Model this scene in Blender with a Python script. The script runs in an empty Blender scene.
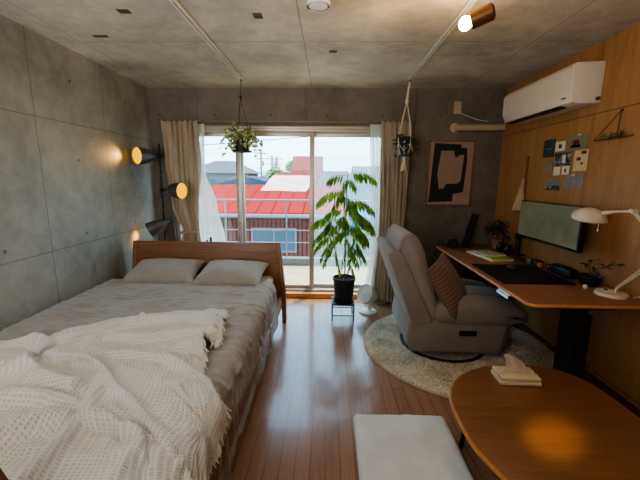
import bpy, bmesh, math, random
import numpy as np
from mathutils import Vector, Matrix, noise as mnoise
random.seed(7)
PI = math.pi
SC = bpy.context.scene
COL = SC.collection
V = Vector

# ------------------------------------------------------------------ materials
def lin(c):
    c = c / 255.0
    return c / 12.92 if c <= 0.04045 else ((c + 0.055) / 1.055) ** 2.4
def rgb(r, g, b):
    return (lin(r), lin(g), lin(b), 1.0)

class NT:
    """tiny node-tree writer"""
    def __init__(s, name):
        s.m = bpy.data.materials.new(name); s.m.use_nodes = True
        s.t = s.m.node_tree; s.t.nodes.clear()
        s.out = s.t.nodes.new('ShaderNodeOutputMaterial')
    def n(s, typ, **kw):
        nd = s.t.nodes.new(typ)
        for k, v in kw.items(): setattr(nd, k, v)
        return nd
    def l(s, a, b): s.t.links.new(a, b)
    def val(s, sock, v):
        if hasattr(v, 'is_linked') or isinstance(v, bpy.types.NodeSocket): s.l(v, sock)
        else: sock.default_value = v
    def math(s, op, a, b=None, c=None, clamp=False):
        nd = s.n('ShaderNodeMath', operation=op, use_clamp=clamp)
        s.val(nd.inputs[0], a)
        if b is not None: s.val(nd.inputs[1], b)
        if c is not None: s.val(nd.inputs[2], c)
        return nd.outputs[0]
    def mix(s, f, a, b, blend='MIX'):
        nd = s.n('ShaderNodeMixRGB', blend_type=blend)
        s.val(nd.inputs[0], f); s.val(nd.inputs[1], a); s.val(nd.inputs[2], b)
        return nd.outputs[0]
    def coord(s, scale=(1, 1, 1), rot=(0, 0, 0), loc=(0, 0, 0)):
        tc = s.n('ShaderNodeTexCoord'); mp = s.n('ShaderNodeMapping')
        mp.inputs['Scale'].default_value = scale; mp.inputs['Rotation'].default_value = rot
        mp.inputs['Location'].default_value = loc
        s.l(tc.outputs['Object'], mp.inputs['Vector'])
        return mp.outputs[0]
    def noise(s, vec, scale, detail=4, rough=.55, dist=0):
        nd = s.n('ShaderNodeTexNoise'); s.l(vec, nd.inputs['Vector'])
        nd.inputs['Scale'].default_value = scale; nd.inputs['Detail'].default_value = detail
        nd.inputs['Roughness'].default_value = rough; nd.inputs['Distortion'].default_value = dist
        return nd.outputs['Fac']
    def ramp(s, f, stops):
        nd = s.n('ShaderNodeValToRGB'); s.l(f, nd.inputs[0])
        e = nd.color_ramp.elements
        while len(e) < len(stops): e.new(.5)
        for i, (p, c) in enumerate(stops):
            e[i].position = p; e[i].color = c
        return nd.outputs[0]
    def bump(s, h, strength=.3, dist=.01):
        nd = s.n('ShaderNodeBump'); s.l(h, nd.inputs['Height'])
        nd.inputs['Strength'].default_value = strength; nd.inputs['Distance'].default_value = dist
        return nd.outputs[0]
    def bsdf(s, color, rough=.6, metal=0, spec=.5, normal=None, sheen=0, coat=0, emis=None, estr=0, trans=0):
        b = s.n('ShaderNodeBsdfPrincipled')
        s.val(b.inputs['Base Color'], color); s.val(b.inputs['Roughness'], rough)
        b.inputs['Metallic'].default_value = metal
        b.inputs['Specular IOR Level'].default_value = spec
        b.inputs['Sheen Weight'].default_value = sheen
        b.inputs['Coat Weight'].default_value = coat
        b.inputs['Transmission Weight'].default_value = trans
        if emis is not None:
            s.val(b.inputs['Emission Color'], emis); b.inputs['Emission Strength'].default_value = estr
        if normal is not None: s.l(normal, b.inputs['Normal'])
        return b.outputs[0]
    def end(s, shader):
        s.l(shader, s.out.inputs['Surface']); return s.m

def plain(name, c, rough=.6, metal=0, var=.12, scale=12, bump=0, bscale=80, spec=.5, sheen=0, coat=0):
    """colour with soft noise variation and optional fine bump"""
    t = NT(name); v = t.coord()
    f = t.noise(v, scale, 3)
    dark = tuple(x * (1 - var) for x in c[:3]) + (1,); lite = tuple(min(1, x * (1 + var)) for x in c[:3]) + (1,)
    colr = t.ramp(f, [(.3, dark), (.7, lite)])
    nm = t.bump(t.noise(v, bscale, 2), bump, .004) if bump else None
    return t.end(t.bsdf(colr, rough, metal, spec, nm, sheen, coat))

def wood(name, c1, c2, axis='X', rough=.4, scale=1.0, coat=0, contrast=1):
    t = NT(name)
    st = {'X': (1.2, 14, 14), 'Y': (14, 1.2, 14), 'Z': (14, 14, 1.2)}[axis]
    v = t.coord(tuple(a * scale for a in st))
    f = t.noise(v, 2.2, 6, .6, .6)
    f2 = t.noise(t.coord(tuple(a * scale * 4 for a in st)), 4, 3)
    g = t.mix(.3, f, f2)
    colr = t.ramp(g, [(.3, c1), (.68, c2)])
    return t.end(t.bsdf(colr, rough, 0, .5, t.bump(f2, .08, .002), 0, coat))

def glow(name, c, strength):
    t = NT(name); e = t.n('ShaderNodeEmission')
    v = t.coord(); f = t.noise(v, 60, 2)
    c2 = tuple(x * .8 for x in c[:3]) + (1,)
    t.l(t.mix(f, c2, c), e.inputs[0]); e.inputs[1].default_value = strength
    return t.end(e.outputs[0])

def sheer_mat(name, c, alpha):
    t = NT(name)
    d = t.n('ShaderNodeBsdfDiffuse'); d.inputs[0].default_value = c
    tl = t.n('ShaderNodeBsdfTranslucent'); tl.inputs[0].default_value = c
    tr = t.n('ShaderNodeBsdfTransparent')
    m1 = t.n('ShaderNodeMixShader'); m1.inputs[0].default_value = .55
    t.l(d.outputs[0], m1.inputs[1]); t.l(tl.outputs[0], m1.inputs[2])
    m2 = t.n('ShaderNodeMixShader')
    f = t.noise(t.coord((40, 40, 2)), 2, 2)
    t.l(t.math('MULTIPLY_ADD', f, .2, alpha - .1, True), m2.inputs[0])
    t.l(tr.outputs[0], m2.inputs[1]); t.l(m1.outputs[0], m2.inputs[2])
    return t.end(m2.outputs[0])

def fabric(name, c, scale=260, bump=.25, var=.12, translucent=0, vscale=6):
    t = NT(name); v = t.coord()
    f = t.noise(v, vscale, 4)
    dark = tuple(x * (1 - var) for x in c[:3]) + (1,); lite = tuple(min(1, x * (1 + var)) for x in c[:3]) + (1,)
    colr = t.ramp(f, [(.3, dark), (.7, lite)])
    nm = t.bump(t.noise(v, scale, 2), bump, .003)
    b = t.bsdf(colr, .9, 0, .15, nm, .25)
    if translucent:
        tl = t.n('ShaderNodeBsdfTranslucent'); t.l(colr, tl.inputs[0])
        mx = t.n('ShaderNodeMixShader'); mx.inputs[0].default_value = translucent
        t.l(b, mx.inputs[1]); t.l(tl.outputs[0], mx.inputs[2]); b = mx.outputs[0]
    return t.end(b)

def leaf_mat(name, dark, lite, scale=30, translucent=.35):
    t = NT(name); v = t.coord()
    f = t.noise(v, scale, 2)
    colr = t.ramp(f, [(.38, dark), (.6, lite)])
    b = t.bsdf(colr, .4, 0, .5)
    tl = t.n('ShaderNodeBsdfTranslucent'); t.l(t.mix(.5, colr, (.35, .5, .06, 1)), tl.inputs[0])
    mx = t.n('ShaderNodeMixShader'); mx.inputs[0].default_value = translucent
    t.l(b, mx.inputs[1]); t.l(tl.outputs[0], mx.inputs[2])
    return t.end(mx.outputs[0])

def lines(t, axis_val, period, offset, width):
    """1 on seams every `period`, 0 elsewhere"""
    a = t.math('DIVIDE', t.math('SUBTRACT', axis_val, offset), period)
    fr = t.math('ABSOLUTE', t.math('SUBTRACT', t.math('FRACT', t.math('ADD', a, .5)), .5))
    return t.math('LESS_THAN', t.math('MULTIPLY', fr, period), width)

def concrete(name, ua, ub, pu, ou, pv, ov, hu=None, tone=(150, 145, 134), seam=.004, dark=.55):
    """ua/ub: which object axes run along the wall; pu/ou pv/ov seam period and offset; hu: holes"""
    t = NT(name)
    tc = t.n('ShaderNodeTexCoord'); sp = t.n('ShaderNodeSeparateXYZ'); t.l(tc.outputs['Object'], sp.inputs[0])
    a = sp.outputs[ua]; b = sp.outputs[ub]
    v = tc.outputs['Object']
    n1 = t.noise(v, 1.3, 6, .62, .4); n2 = t.noise(v, 9, 5, .65); n3 = t.noise(v, 60, 3)
    k = t.math('ADD', t.math('MULTIPLY', n1, .62), t.math('ADD', t.math('MULTIPLY', n2, .28), t.math('MULTIPLY', n3, .10)))
    c = rgb(*tone)
    sc = lambda q: tuple(x * q for x in c[:3]) + (1,)
    colr = t.ramp(k, [(.30, sc(.42)), (.46, sc(.82)), (.54, sc(1.0)), (.68, sc(1.32))])
    wob = t.math('MULTIPLY', t.math('SUBTRACT', n2, .5), .012)
    s1 = lines(t, t.math('ADD', a, wob), pu, ou, seam)
    s2 = lines(t, t.math('ADD', b, wob), pv, ov, seam)
    sm = t.math('MULTIPLY', t.math('MAXIMUM', s1, s2), t.math('MULTIPLY_ADD', n2, 1.2, .1, True))
    mask = sm
    if hu:
        du, dou, dv, dov, r = hu
        def cell(x, p, o):
            q = t.math('DIVIDE', t.math('SUBTRACT', x, o), p)
            return t.math('MULTIPLY', t.math('SUBTRACT', t.math('FRACT', t.math('ADD', q, .5)), .5), p)
        cx = cell(a, du, dou); cy = cell(b, dv, dov)
        d = t.math('SQRT', t.math('ADD', t.math('MULTIPLY', cx, cx), t.math('MULTIPLY', cy, cy)))
        hole = t.math('LESS_THAN', d, r)
        mask = t.math('MAXIMUM', sm, hole)
    colr = t.mix(t.math('MULTIPLY', mask, dark), colr, (.02, .018, .015, 1))
    h = t.math('SUBTRACT', t.math('ADD', t.math('MULTIPLY', n2, .5), t.math('MULTIPLY', n3, .3)), t.math('MULTIPLY', mask, 1.5))
    return t.end(t.bsdf(colr, t.math('MULTIPLY_ADD', n1, .35, .4), 0, .35, t.bump(h, .35, .006)))

M = {}
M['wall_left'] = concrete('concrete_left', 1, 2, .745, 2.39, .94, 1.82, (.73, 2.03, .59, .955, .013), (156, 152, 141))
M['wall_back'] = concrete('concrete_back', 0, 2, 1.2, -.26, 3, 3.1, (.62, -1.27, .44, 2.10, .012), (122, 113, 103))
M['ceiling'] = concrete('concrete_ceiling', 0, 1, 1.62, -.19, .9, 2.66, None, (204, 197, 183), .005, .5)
M['wall_front'] = plain('plaster_front', rgb(170, 160, 145), .9)

def make_floor_mat():
    t = NT('floor_boards')
    v = t.coord((1, 1, 1), (0, 0, PI / 2))
    br = t.n('ShaderNodeTexBrick', offset=.37, offset_frequency=2, squash=1)
    t.l(v, br.inputs['Vector'])
    br.inputs['Color1'].default_value = rgb(150, 112, 88); br.inputs['Color2'].default_value = rgb(168, 128, 102)
    br.inputs['Mortar'].default_value = rgb(72, 48, 38)
    br.inputs['Scale'].default_value = 1; br.inputs['Mortar Size'].default_value = .0022
    br.inputs['Mortar Smooth'].default_value = .1; br.inputs['Bias'].default_value = 0
    br.inputs['Brick Width'].default_value = .91; br.inputs['Row Height'].default_value = .0758
    g = t.noise(t.coord((18, 1.6, 1)), 3, 5, .6, .5)
    colr = t.mix(.35, br.outputs['Color'], t.ramp(g, [(.3, rgb(128, 94, 74)), (.7, rgb(178, 138, 112))]), 'MIX')
    n = t.noise(t.coord(), 6, 3)
    return t.end(t.bsdf(colr, t.math('MULTIPLY_ADD', n, .14, .14), 0, .6, t.bump(t.math('SUBTRACT', t.math('MULTIPLY', g, .15), br.outputs['Fac']), .12, .003), 0, .15))
M['floor'] = make_floor_mat()

def make_ply(name, c1, c2):
    t = NT(name)
    tc = t.n('ShaderNodeTexCoord'); sp = t.n('ShaderNodeSeparateXYZ'); t.l(tc.outputs['Object'], sp.inputs[0])
    v = t.coord((10, 7, .9))
    f = t.noise(v, 1.6, 6, .62, 1.2); f2 = t.noise(t.coord((80, 60, 4)), 3, 3)
    colr = t.ramp(t.mix(.35, f, f2), [(.3, c1), (.7, c2)])
    s = t.math('MAXIMUM', lines(t, sp.outputs[2], 1.8, 1.89, .004), lines(t, sp.outputs[1], .91, 1.72, .0022))
    colr = t.mix(t.math('MULTIPLY', s, .7), colr, (.06, .03, .015, 1))
    return t.end(t.bsdf(colr, .5, 0, .4, t.bump(t.math('SUBTRACT', t.math('MULTIPLY', f2, .2), s), .2, .003)))
M['plywood'] = make_ply('plywood_veneer', rgb(154, 110, 66), rgb(188, 143, 93))

M['alu'] = plain('window_aluminium', rgb(186, 176, 164), .4, .5, .06)
M['alu_warm'] = plain('window_warm_frame', rgb(120, 110, 98), .5, .3, .1)
M['sill'] = wood('sill_wood', rgb(196, 128, 66), rgb(226, 160, 92), 'X', .35)
M['white_metal'] = plain('white_enamel', rgb(226, 222, 212), .4, 0, .04)
M['white_plastic'] = plain('white_plastic', rgb(222, 214, 200), .45, 0, .04)
M['ac_white'] = plain('aircon_white', rgb(226, 216, 200), .4, 0, .03)
M['cream_paint'] = plain('cream_lacquer', rgb(216, 204, 180), .35, 0, .04)
M['black_metal'] = plain('black_powdercoat', rgb(26, 26, 27), .45, .3, .1)
M['black_plastic'] = plain('black_plastic', rgb(20, 20, 22), .4, 0, .1)
M['dark_grey'] = plain('charcoal_plastic', rgb(52, 52, 54), .5, 0, .1)
M['lamp_shade'] = plain('slate_lamp_shade', rgb(88, 86, 84), .4, .3, .08)
M['bulb'] = glow('amber_bulb', (1.0, .47, .0, 1), 1.0)
M['spot_bulb'] = glow('warm_spot_bulb', (1.0, .62, .25, 1), 45)
M['copper'] = plain('bronze_can', rgb(132, 92, 58), .35, .7, .1)
M['lens'] = plain('frosted_lens', rgb(228, 224, 212), .25, 0, .05)
M['bed_wood'] = wood('bed_wood', rgb(106, 72, 48), rgb(150, 106, 74), 'X', .42, 1)
M['desk_wood'] = wood('desk_wood', rgb(134, 90, 64), rgb(160, 110, 80), 'Y', .33, .8)
M['desk_edge'] = wood('desk_edge', rgb(190, 130, 84), rgb(214, 160, 112), 'Y', .4, .8)
M['table_wood'] = wood('low_table_wood', rgb(120, 78, 46), rgb(150, 100, 62), 'X', .3, .7, .1)
M['table_edge'] = wood('low_table_edge', rgb(176, 118, 66), rgb(206, 146, 88), 'X', .4)
M['cabinet_wood'] = wood('cabinet_wood', rgb(86, 50, 30), rgb(124, 76, 46), 'Z', .4)
M['frame_wood'] = wood('picture_frame_wood', rgb(120, 84, 66), rgb(150, 108, 88), 'Z', .45)
M['rust_wood'] = wood('stick_wood', rgb(120, 66, 38), rgb(150, 88, 52), 'Y', .6)
M['mattress'] = fabric('mattress_cotton', rgb(206, 202, 194))
M['pillow'] = fabric('pillow_linen', rgb(160, 157, 151), 240, .3, .08)
M['duvet'] = fabric('duvet_linen', rgb(158, 153, 146), 240, .3, .08)
M['curtain'] = fabric('curtain_linen', rgb(206, 190, 170), 220, .3, .08, .42)
M['sheer'] = sheer_mat('sheer_voile', rgb(240, 238, 230), .72)
M['chair'] = fabric('recliner_fabric', rgb(136, 127, 120), 180, .3, .08)
M['chair_top'] = fabric('recliner_blue_grey', rgb(140, 136, 133), 180, .3, .08)
M['cushion'] = fabric('floor_cushion_linen', rgb(224, 222, 218), 160, .3, .1)
M['rug'] = fabric('rug_base_wool', rgb(190, 178, 156), 60, .8, .2)
M['rug_pile'] = fabric('rug_pile_wool', rgb(226, 216, 194), 60, .5, .16, 0, 30)
M['rope'] = fabric('cotton_rope', rgb(214, 200, 176), 300, .5, .1)
M['fringe'] = fabric('fringe_cotton', rgb(222, 218, 210), 300, .4, .06)
M['cord'] = plain('dark_cord', rgb(40, 34, 28), .8)
M['soil'] = plain('potting_soil', rgb(52, 38, 28), .95, 0, .4, 60, .6, 120)
M['pot_black'] = plain('black_pot', rgb(34, 35, 38), .55, 0, .15)
M['pot_blue'] = plain('dark_blue_glaze', rgb(34, 40, 52), .3, 0, .15)
M['pot_pink'] = plain('terracotta_pink', rgb(140, 104, 88), .7, 0, .1)
M['stem'] = plain('plant_stem', rgb(96, 82, 52), .7, 0, .2)
M['leaf'] = leaf_mat('tall_plant_leaf', rgb(58, 100, 26), rgb(132, 172, 56), 14)
M['leaf_dark'] = leaf_mat('dark_leaf', rgb(28, 44, 24), rgb(54, 76, 40), 30, .15)
M['leaf_var'] = leaf_mat('variegated_leaf', rgb(96, 124, 52), rgb(238, 238, 190), 42, .3)
M['leaf_big'] = leaf_mat('broad_leaf', rgb(70, 104, 34), rgb(110, 148, 60), 20, .3)
M['leaf_grey'] = leaf_mat('trailing_leaf', rgb(40, 52, 42), rgb(98, 110, 92), 40, .15)
M['leaf_dry'] = leaf_mat('dried_leaf', rgb(74, 66, 38), rgb(120, 104, 62), 40, .1)
M['beige_plastic'] = plain('beige_plastic', rgb(182, 164, 138), .5, 0, .04)
M['bag_linen'] = fabric('bag_linen', rgb(182, 162, 134), 200, .3, .1)
M['paper'] = plain('white_paper', rgb(222, 214, 196), .8, 0, .04)
M['tissue'] = fabric('tissue_paper', rgb(232, 220, 200), 60, .2, .04, .3)
M['tissue_pack'] = plain('tissue_pack_film', rgb(222, 202, 168), .5, 0, .06)
M['green_paper'] = plain('lime_cover', rgb(150, 180, 50), .5)
M['brown_ball'] = plain('terracotta_ball', rgb(160, 92, 58), .6)
M['mesh_grey'] = plain('balcony_rail_white', rgb(136, 136, 134), .4, .1, .04)
M['balcony_floor'] = plain('balcony_mortar', rgb(196, 170, 132), .9, 0, .12, 4, .3, 60)
M['balcony_curb'] = plain('balcony_curb_grey', rgb(123, 121, 117), .9, 0, .08)
M['asphalt'] = plain('pale_asphalt', rgb(123, 120, 114), .9, 0, .1, 1)
M['car_white'] = plain('white_car_paint', rgb(137, 138, 140), .2, 0, .02, 3, 0, 80, .5, 0, .6)
M['car_glass'] = plain('car_window', rgb(120, 134, 146), .1)
M['tyre'] = plain('tyre_rubber', rgb(50, 50, 52), .8)
M['tarp'] = plain('blue_tarp', rgb(6, 110, 170), .5, 0, .1, 2)
M['pole'] = plain('concrete_pole', rgb(160, 156, 150), .8)
M['hedge'] = leaf_mat('street_tree_leaf', rgb(112, 140, 76), rgb(168, 190, 116), 3, .2)
M['house_white'] = plain('house_white', rgb(134, 134, 134), .8, 0, .04, 1)
M['house_cream'] = plain('house_cream', rgb(132, 126, 116), .8, 0, .04, 1)
M['house_grey'] = plain('house_grey', rgb(111, 114, 119), .8, 0, .05, 1)
M['house_pink'] = plain('house_pink', rgb(150, 84, 76), .8, 0, .05, 1)
M['house_brown'] = plain('house_brown', rgb(104, 79, 68), .8, 0, .05, 1)
M['roof_slate'] = plain('roof_slate', rgb(82, 88, 100), .7, 0, .08, 2)
M['roof_mauve'] = plain('roof_mauve', rgb(107, 98, 102), .7, 0, .08, 2)
M['roof_pink'] = plain('roof_pink', rgb(150, 70, 62), .7, 0, .08, 2)
M['roof_brown'] = plain('roof_brown', rgb(106, 83, 69), .7, 0, .08, 2)
M['house_glass'] = plain('house_window_glass', rgb(74, 80, 84), .25, 0, .15, 2)

def stripe_mat(name, axis, period, c1, c2, width=.012, rough=.6, noise_amt=.1, c_line=None):
    t = NT(name)
    tc = t.n('ShaderNodeTexCoord'); sp = t.n('ShaderNodeSeparateXYZ'); t.l(tc.outputs['Object'], sp.inputs[0])
    s = lines(t, sp.outputs[axis], period, 0.03, width)
    f = t.noise(tc.outputs['Object'], 2, 4)
    colr = t.mix(f, c1, c2)
    colr = t.mix(s, colr, c_line or tuple(x * .45 for x in c1[:3]) + (1,))
    return t.end(t.bsdf(colr, rough, 0, .4, t.bump(t.math('MULTIPLY', s, -1), .4, .02)))
M['red_roof'] = stripe_mat('red_seam_roof', 0, .45, rgb(150, 44, 40), rgb(164, 54, 48), .014, .45)
M['red_wall'] = stripe_mat('red_brown_siding', 0, .13, rgb(128, 68, 58), rgb(142, 80, 68), .016, .7)

for k_, m_ in M.items():
    if k_.startswith(('house_', 'roof_', 'red_', 'balcony_', 'asphalt', 'tarp')) and k_ != 'house_glass':
        for nd_ in m_.node_tree.nodes:
            if nd_.type == 'BSDF_PRINCIPLED': nd_.inputs['Specular IOR Level'].default_value = 0; nd_.inputs['Roughness'].default_value = .9
def glass_mat(name, tint, gl=.06):
    t = NT(name)
    tr = t.n('ShaderNodeBsdfTransparent'); tr.inputs[0].default_value = tint
    g = t.n('ShaderNodeBsdfGlossy'); g.inputs['Roughness'].default_value = .02
    f = t.noise(t.coord(), 3, 2)
    m = t.n('ShaderNodeMixShader'); t.l(t.math('MULTIPLY_ADD', f, .02, gl - .01), m.inputs[0])
    t.l(tr.outputs[0], m.inputs[1]); t.l(g.outputs[0], m.inputs[2])
    return t.end(m.outputs[0])
M['glass'] = glass_mat('window_glass', (.95, .97, .97, 1))

def screen_mat():
    t = NT('insect_screen_mesh')
    tc = t.n('ShaderNodeTexCoord'); sp = t.n('ShaderNodeSeparateXYZ'); t.l(tc.outputs['Object'], sp.inputs[0])
    a = t.math('ADD', sp.outputs[0], sp.outputs[2]); b = t.math('SUBTRACT', sp.outputs[0], sp.outputs[2])
    w = t.math('MULTIPLY', t.math('SINE', t.math('MULTIPLY', a, 170)), t.math('SINE', t.math('MULTIPLY', b, 170)))
    k = t.math('MULTIPLY_ADD', w, .08, .12)
    tr = t.n('ShaderNodeBsdfTransparent')
    d = t.n('ShaderNodeBsdfTranslucent'); d.inputs[0].default_value = rgb(226, 240, 240)
    m = t.n('ShaderNodeMixShader'); t.l(k, m.inputs[0]); t.l(tr.outputs[0], m.inputs[1]); t.l(d.outputs[0], m.inputs[2])
    return t.end(m.outputs[0])
M['screen'] = screen_mat()

def waffle_mat():
    t = NT('waffle_blanket_cotton')
    uv = t.n('ShaderNodeUVMap'); uv.uv_map = 'UVMap'
    sp = t.n('ShaderNodeSeparateXYZ'); t.l(uv.outputs[0], sp.inputs[0])
    k = 2 * PI / .017
    a = t.math('SINE', t.math('MULTIPLY', sp.outputs[0], k * .9)); b = t.math('SINE', t.math('MULTIPLY', sp.outputs[1], k * 1.25))
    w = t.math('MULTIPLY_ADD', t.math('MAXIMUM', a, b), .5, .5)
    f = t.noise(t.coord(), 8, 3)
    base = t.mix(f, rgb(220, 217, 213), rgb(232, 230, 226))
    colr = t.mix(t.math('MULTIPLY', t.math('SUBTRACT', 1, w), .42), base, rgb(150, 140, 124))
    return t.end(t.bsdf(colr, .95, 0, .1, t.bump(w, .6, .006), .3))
M['waffle'] = waffle_mat()

def knit_mat():
    t = NT('brown_striped_knit')
    tc = t.n('ShaderNodeTexCoord'); sp = t.n('ShaderNodeSeparateXYZ'); t.l(tc.outputs['Object'], sp.inputs[0])
    s = lines(t, sp.outputs[0], .030, 0, .0028)
    dots = t.math('GREATER_THAN', t.math('SINE', t.math('MULTIPLY', sp.outputs[1], 480)), -.2)
    f = t.noise(tc.outputs['Object'], 160, 2)
    colr = t.mix(f, rgb(96, 72, 58), rgb(128, 100, 82))
    colr = t.mix(t.math('MULTIPLY', t.math('MULTIPLY', s, dots), .38), colr, rgb(200, 182, 160))
    return t.end(t.bsdf(colr, .95, 0, .1, t.bump(f, .5, .004), .2))
M['knit'] = knit_mat()

def screen_display():
    t = NT('monitor_display'); v = t.coord()
    f = t.noise(v, 7, 6, .7, .3)
    colr = t.ramp(f, [(.3, rgb(96, 96, 74)), (.55, rgb(112, 112, 88)), (.75, rgb(128, 126, 102))])
    return t.end(t.bsdf(rgb(20, 20, 20), .25, 0, .5, None, 0, 0, colr, .24))
M['display'] = screen_display()

def lit_mat(name, c, s):
    t = NT(name); f = t.noise(t.coord(), 40, 2)
    return t.end(t.bsdf(t.mix(f, c, tuple(x * .8 for x in c[:3]) + (1,)), .3, 0, .5, None, 0, 0, c, s))
M['controller'] = lit_mat('pale_blue_panel', rgb(170, 200, 220), .35)

def photo_mat(name, cols, scale=14, seed=0):
    t = NT(name); v = t.coord((1, 1, 1), (0, 0, 0), (seed, seed * 2, 0))
    f = t.noise(v, scale, 3, .6, .8)
    st = [(.3 + .4 * i / max(1, len(cols) - 1), c) for i, c in enumerate(cols)]
    nd = t.ramp(f, st)
    return t.end(t.bsdf(nd, .45))

# ------------------------------------------------------------------ mesh builder
class MB:
    def __init__(s): s.bm = bmesh.new()
    def _merge(s, tmp, mat=None):
        if mat is not None: bmesh.ops.transform(tmp, matrix=mat, verts=tmp.verts)
        me = bpy.data.meshes.new('tmp'); tmp.to_mesh(me); tmp.free()
        s.bm.from_mesh(me); bpy.data.meshes.remove(me); return s
    def box(s, x0, x1, y0, y1, z0, z1, bevel=0, seg=2, mat=None):
        t = bmesh.new(); bmesh.ops.create_cube(t, size=1)
        bmesh.ops.transform(t, matrix=Matrix.Translation(((x0 + x1) / 2, (y0 + y1) / 2, (z0 + z1) / 2)) @ Matrix.Diagonal((abs(x1 - x0), abs(y1 - y0), abs(z1 - z0), 1)), verts=t.verts)
        if bevel: bmesh.ops.bevel(t, geom=t.edges[:], offset=bevel, segments=seg, affect='EDGES', profile=.5, clamp_overlap=True)
        return s._merge(t, mat)
    def lathe(s, prof, mat=None, seg=32, cap0=True, cap1=True):
        """prof: [(r, z)...] around local Z"""
        t = bmesh.new(); rings = []
        for r, z in prof:
            rings.append([t.verts.new((r * math.cos(2 * PI * k / seg), r * math.sin(2 * PI * k / seg), z)) for k in range(seg)])
        for a, b in zip(rings, rings[1:]):
            for k in range(seg): t.faces.new((a[k], a[(k + 1) % seg], b[(k + 1) % seg], b[k]))
        if cap0: t.faces.new(rings[0][::-1])
        if cap1: t.faces.new(rings[-1])
        bmesh.ops.recalc_face_normals(t, faces=t.faces)
        return s._merge(t, mat)
    def tube(s, pts, r, seg=10, closed=False):
        pts = [V(p) for p in pts]; n = len(pts)
        rs = r if isinstance(r, (list, tuple)) else [r] * n
        t = bmesh.new(); rings = []; up = V((0, 0, 1)); prev = None
        for i, p in enumerate(pts):
            if closed: d = (pts[(i + 1) % n] - pts[i - 1]).normalized()
            else: d = (pts[min(i + 1, n - 1)] - pts[max(i - 1, 0)]).normalized()
            if prev is None:
                a = d.cross(up if abs(d.z) < .9 else V((1, 0, 0))).normalized()
            else:
                a = (prev - d * prev.dot(d)).normalized()
            prev = a; b = d.cross(a)
            rings.append([t.verts.new(p + (a * math.cos(2 * PI * k / seg) + b * math.sin(2 * PI * k / seg)) * rs[i]) for k in range(seg)])
        prs = list(zip(rings, rings[1:]))
        if closed: prs.append((rings[-1], rings[0]))
        for A, B in prs:
            for k in range(seg): t.faces.new((A[k], A[(k + 1) % seg], B[(k + 1) % seg], B[k]))
        if not closed: t.faces.new(rings[0][::-1]); t.faces.new(rings[-1])
        bmesh.ops.recalc_face_normals(t, faces=t.faces)
        return s._merge(t)
    def prism(s, poly, h0, h1, mat=None, bevel=0, seg=3):
        """poly in local XY extruded along local Z h0..h1"""
        t = bmesh.new()
        a = [t.verts.new((x, y, h0)) for x, y in poly]; b = [t.verts.new((x, y, h1)) for x, y in poly]
        n = len(poly)
        t.faces.new(a[::-1]); t.faces.new(b)
        for k in range(n): t.faces.new((a[k], a[(k + 1) % n], b[(k + 1) % n], b[k]))
        bmesh.ops.recalc_face_normals(t, faces=t.faces)
        if bevel: bmesh.ops.bevel(t, geom=t.edges[:], offset=bevel, segments=seg, affect='EDGES', profile=.5, clamp_overlap=True)
        return s._merge(t, mat)
    def grid(s, P, closed_u=False, uv=None):
        """P[i][j] -> points"""
        nu, nv = len(P), len(P[0])
        base = [[s.bm.verts.new(P[i][j]) for j in range(nv)] for i in range(nu)]
        for i in range(nu if closed_u else nu - 1):
            for j in range(nv - 1):
                i2 = (i + 1) % nu
                f = s.bm.faces.new((base[i][j], base[i2][j], base[i2][j + 1], base[i][j + 1]))
                if uv is not None:
                    lay = s.bm.loops.layers.uv.get('UVMap') or s.bm.loops.layers.uv.new('UVMap')
                    for lp, (a, b) in zip(f.loops, ((i, j), (i2, j), (i2, j + 1), (i, j + 1))):
                        lp[lay].uv = uv[a][b]
        return s
    def ell(s, c, r, seg=20, rings=12, mat=None):
        t = bmesh.new(); bmesh.ops.create_uvsphere(t, u_segments=seg, v_segments=rings, radius=1)
        m = Matrix.Translation(c) @ Matrix.Diagonal((r[0], r[1], r[2], 1))
        return s._merge(t, (mat @ m) if mat is not None else m)
    def pillow(s, w, d, h, mat, n=28, pw=3.2, pinch=.06):
        """stuffed cushion with pointed corners, local XY plane"""
        for sg in (1, -1):
            t = bmesh.new(); g = []
            for i in range(n + 1):
                row = []
                for j in range(n + 1):
                    u = i / n * 2 - 1; v = j / n * 2 - 1
                    hh = max(0., (1 - abs(u) ** pw)) ** .55 * max(0., (1 - abs(v) ** pw)) ** .55
                    x = u * w / 2 * (1 - pinch * (1 - v * v)); y = v * d / 2 * (1 - pinch * (1 - u * u))
                    wr = mnoise.noise(V((x * 9, y * 9, w * 7 + sg))) * .010 * min(1, hh * 2)
                    row.append(t.verts.new((x, y, sg * (h / 2 * hh) + wr)))
                g.append(row)
            for i in range(n):
                for j in range(n):
                    f = (g[i][j], g[i + 1][j], g[i + 1][j + 1], g[i][j + 1])
                    t.faces.new(f if sg > 0 else f[::-1])
            s._merge(t, mat)
        bmesh.ops.remove_doubles(s.bm, verts=s.bm.verts, dist=.0004)
        return s
    def leaf(s, p, d, n, L, W, fold=.25, curl=.2, lobes=0):
        """leaf from p along d, facing n"""
        d = V(d).normalized(); n = V(n); n = (n - d * n.dot(d))
        n = n.normalized() if n.length > 1e-4 else d.orthogonal().normalized()
        a = d.cross(n)
        prof = [(0, 0), (.18, .62), (.42, 1.0), (.72, .7), (1, 0)] if not lobes else [(0, 0), (.08, .9), (.3, .75), (.5, .85), (.75, .4), (1, 0)]
        mid = []; lf = []; rg = []
        for q, w in prof:
            c = V(p) + d * (L * q) - n * (curl * L * q * q)
            mid.append(s.bm.verts.new(c))
            if w > 0:
                e = a * (W / 2 * w); k = n * (fold * W / 2 * w)
                lf.append(s.bm.verts.new(c + e + k)); rg.append(s.bm.verts.new(c - e + k))
            else: lf.append(None); rg.append(None)
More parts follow.
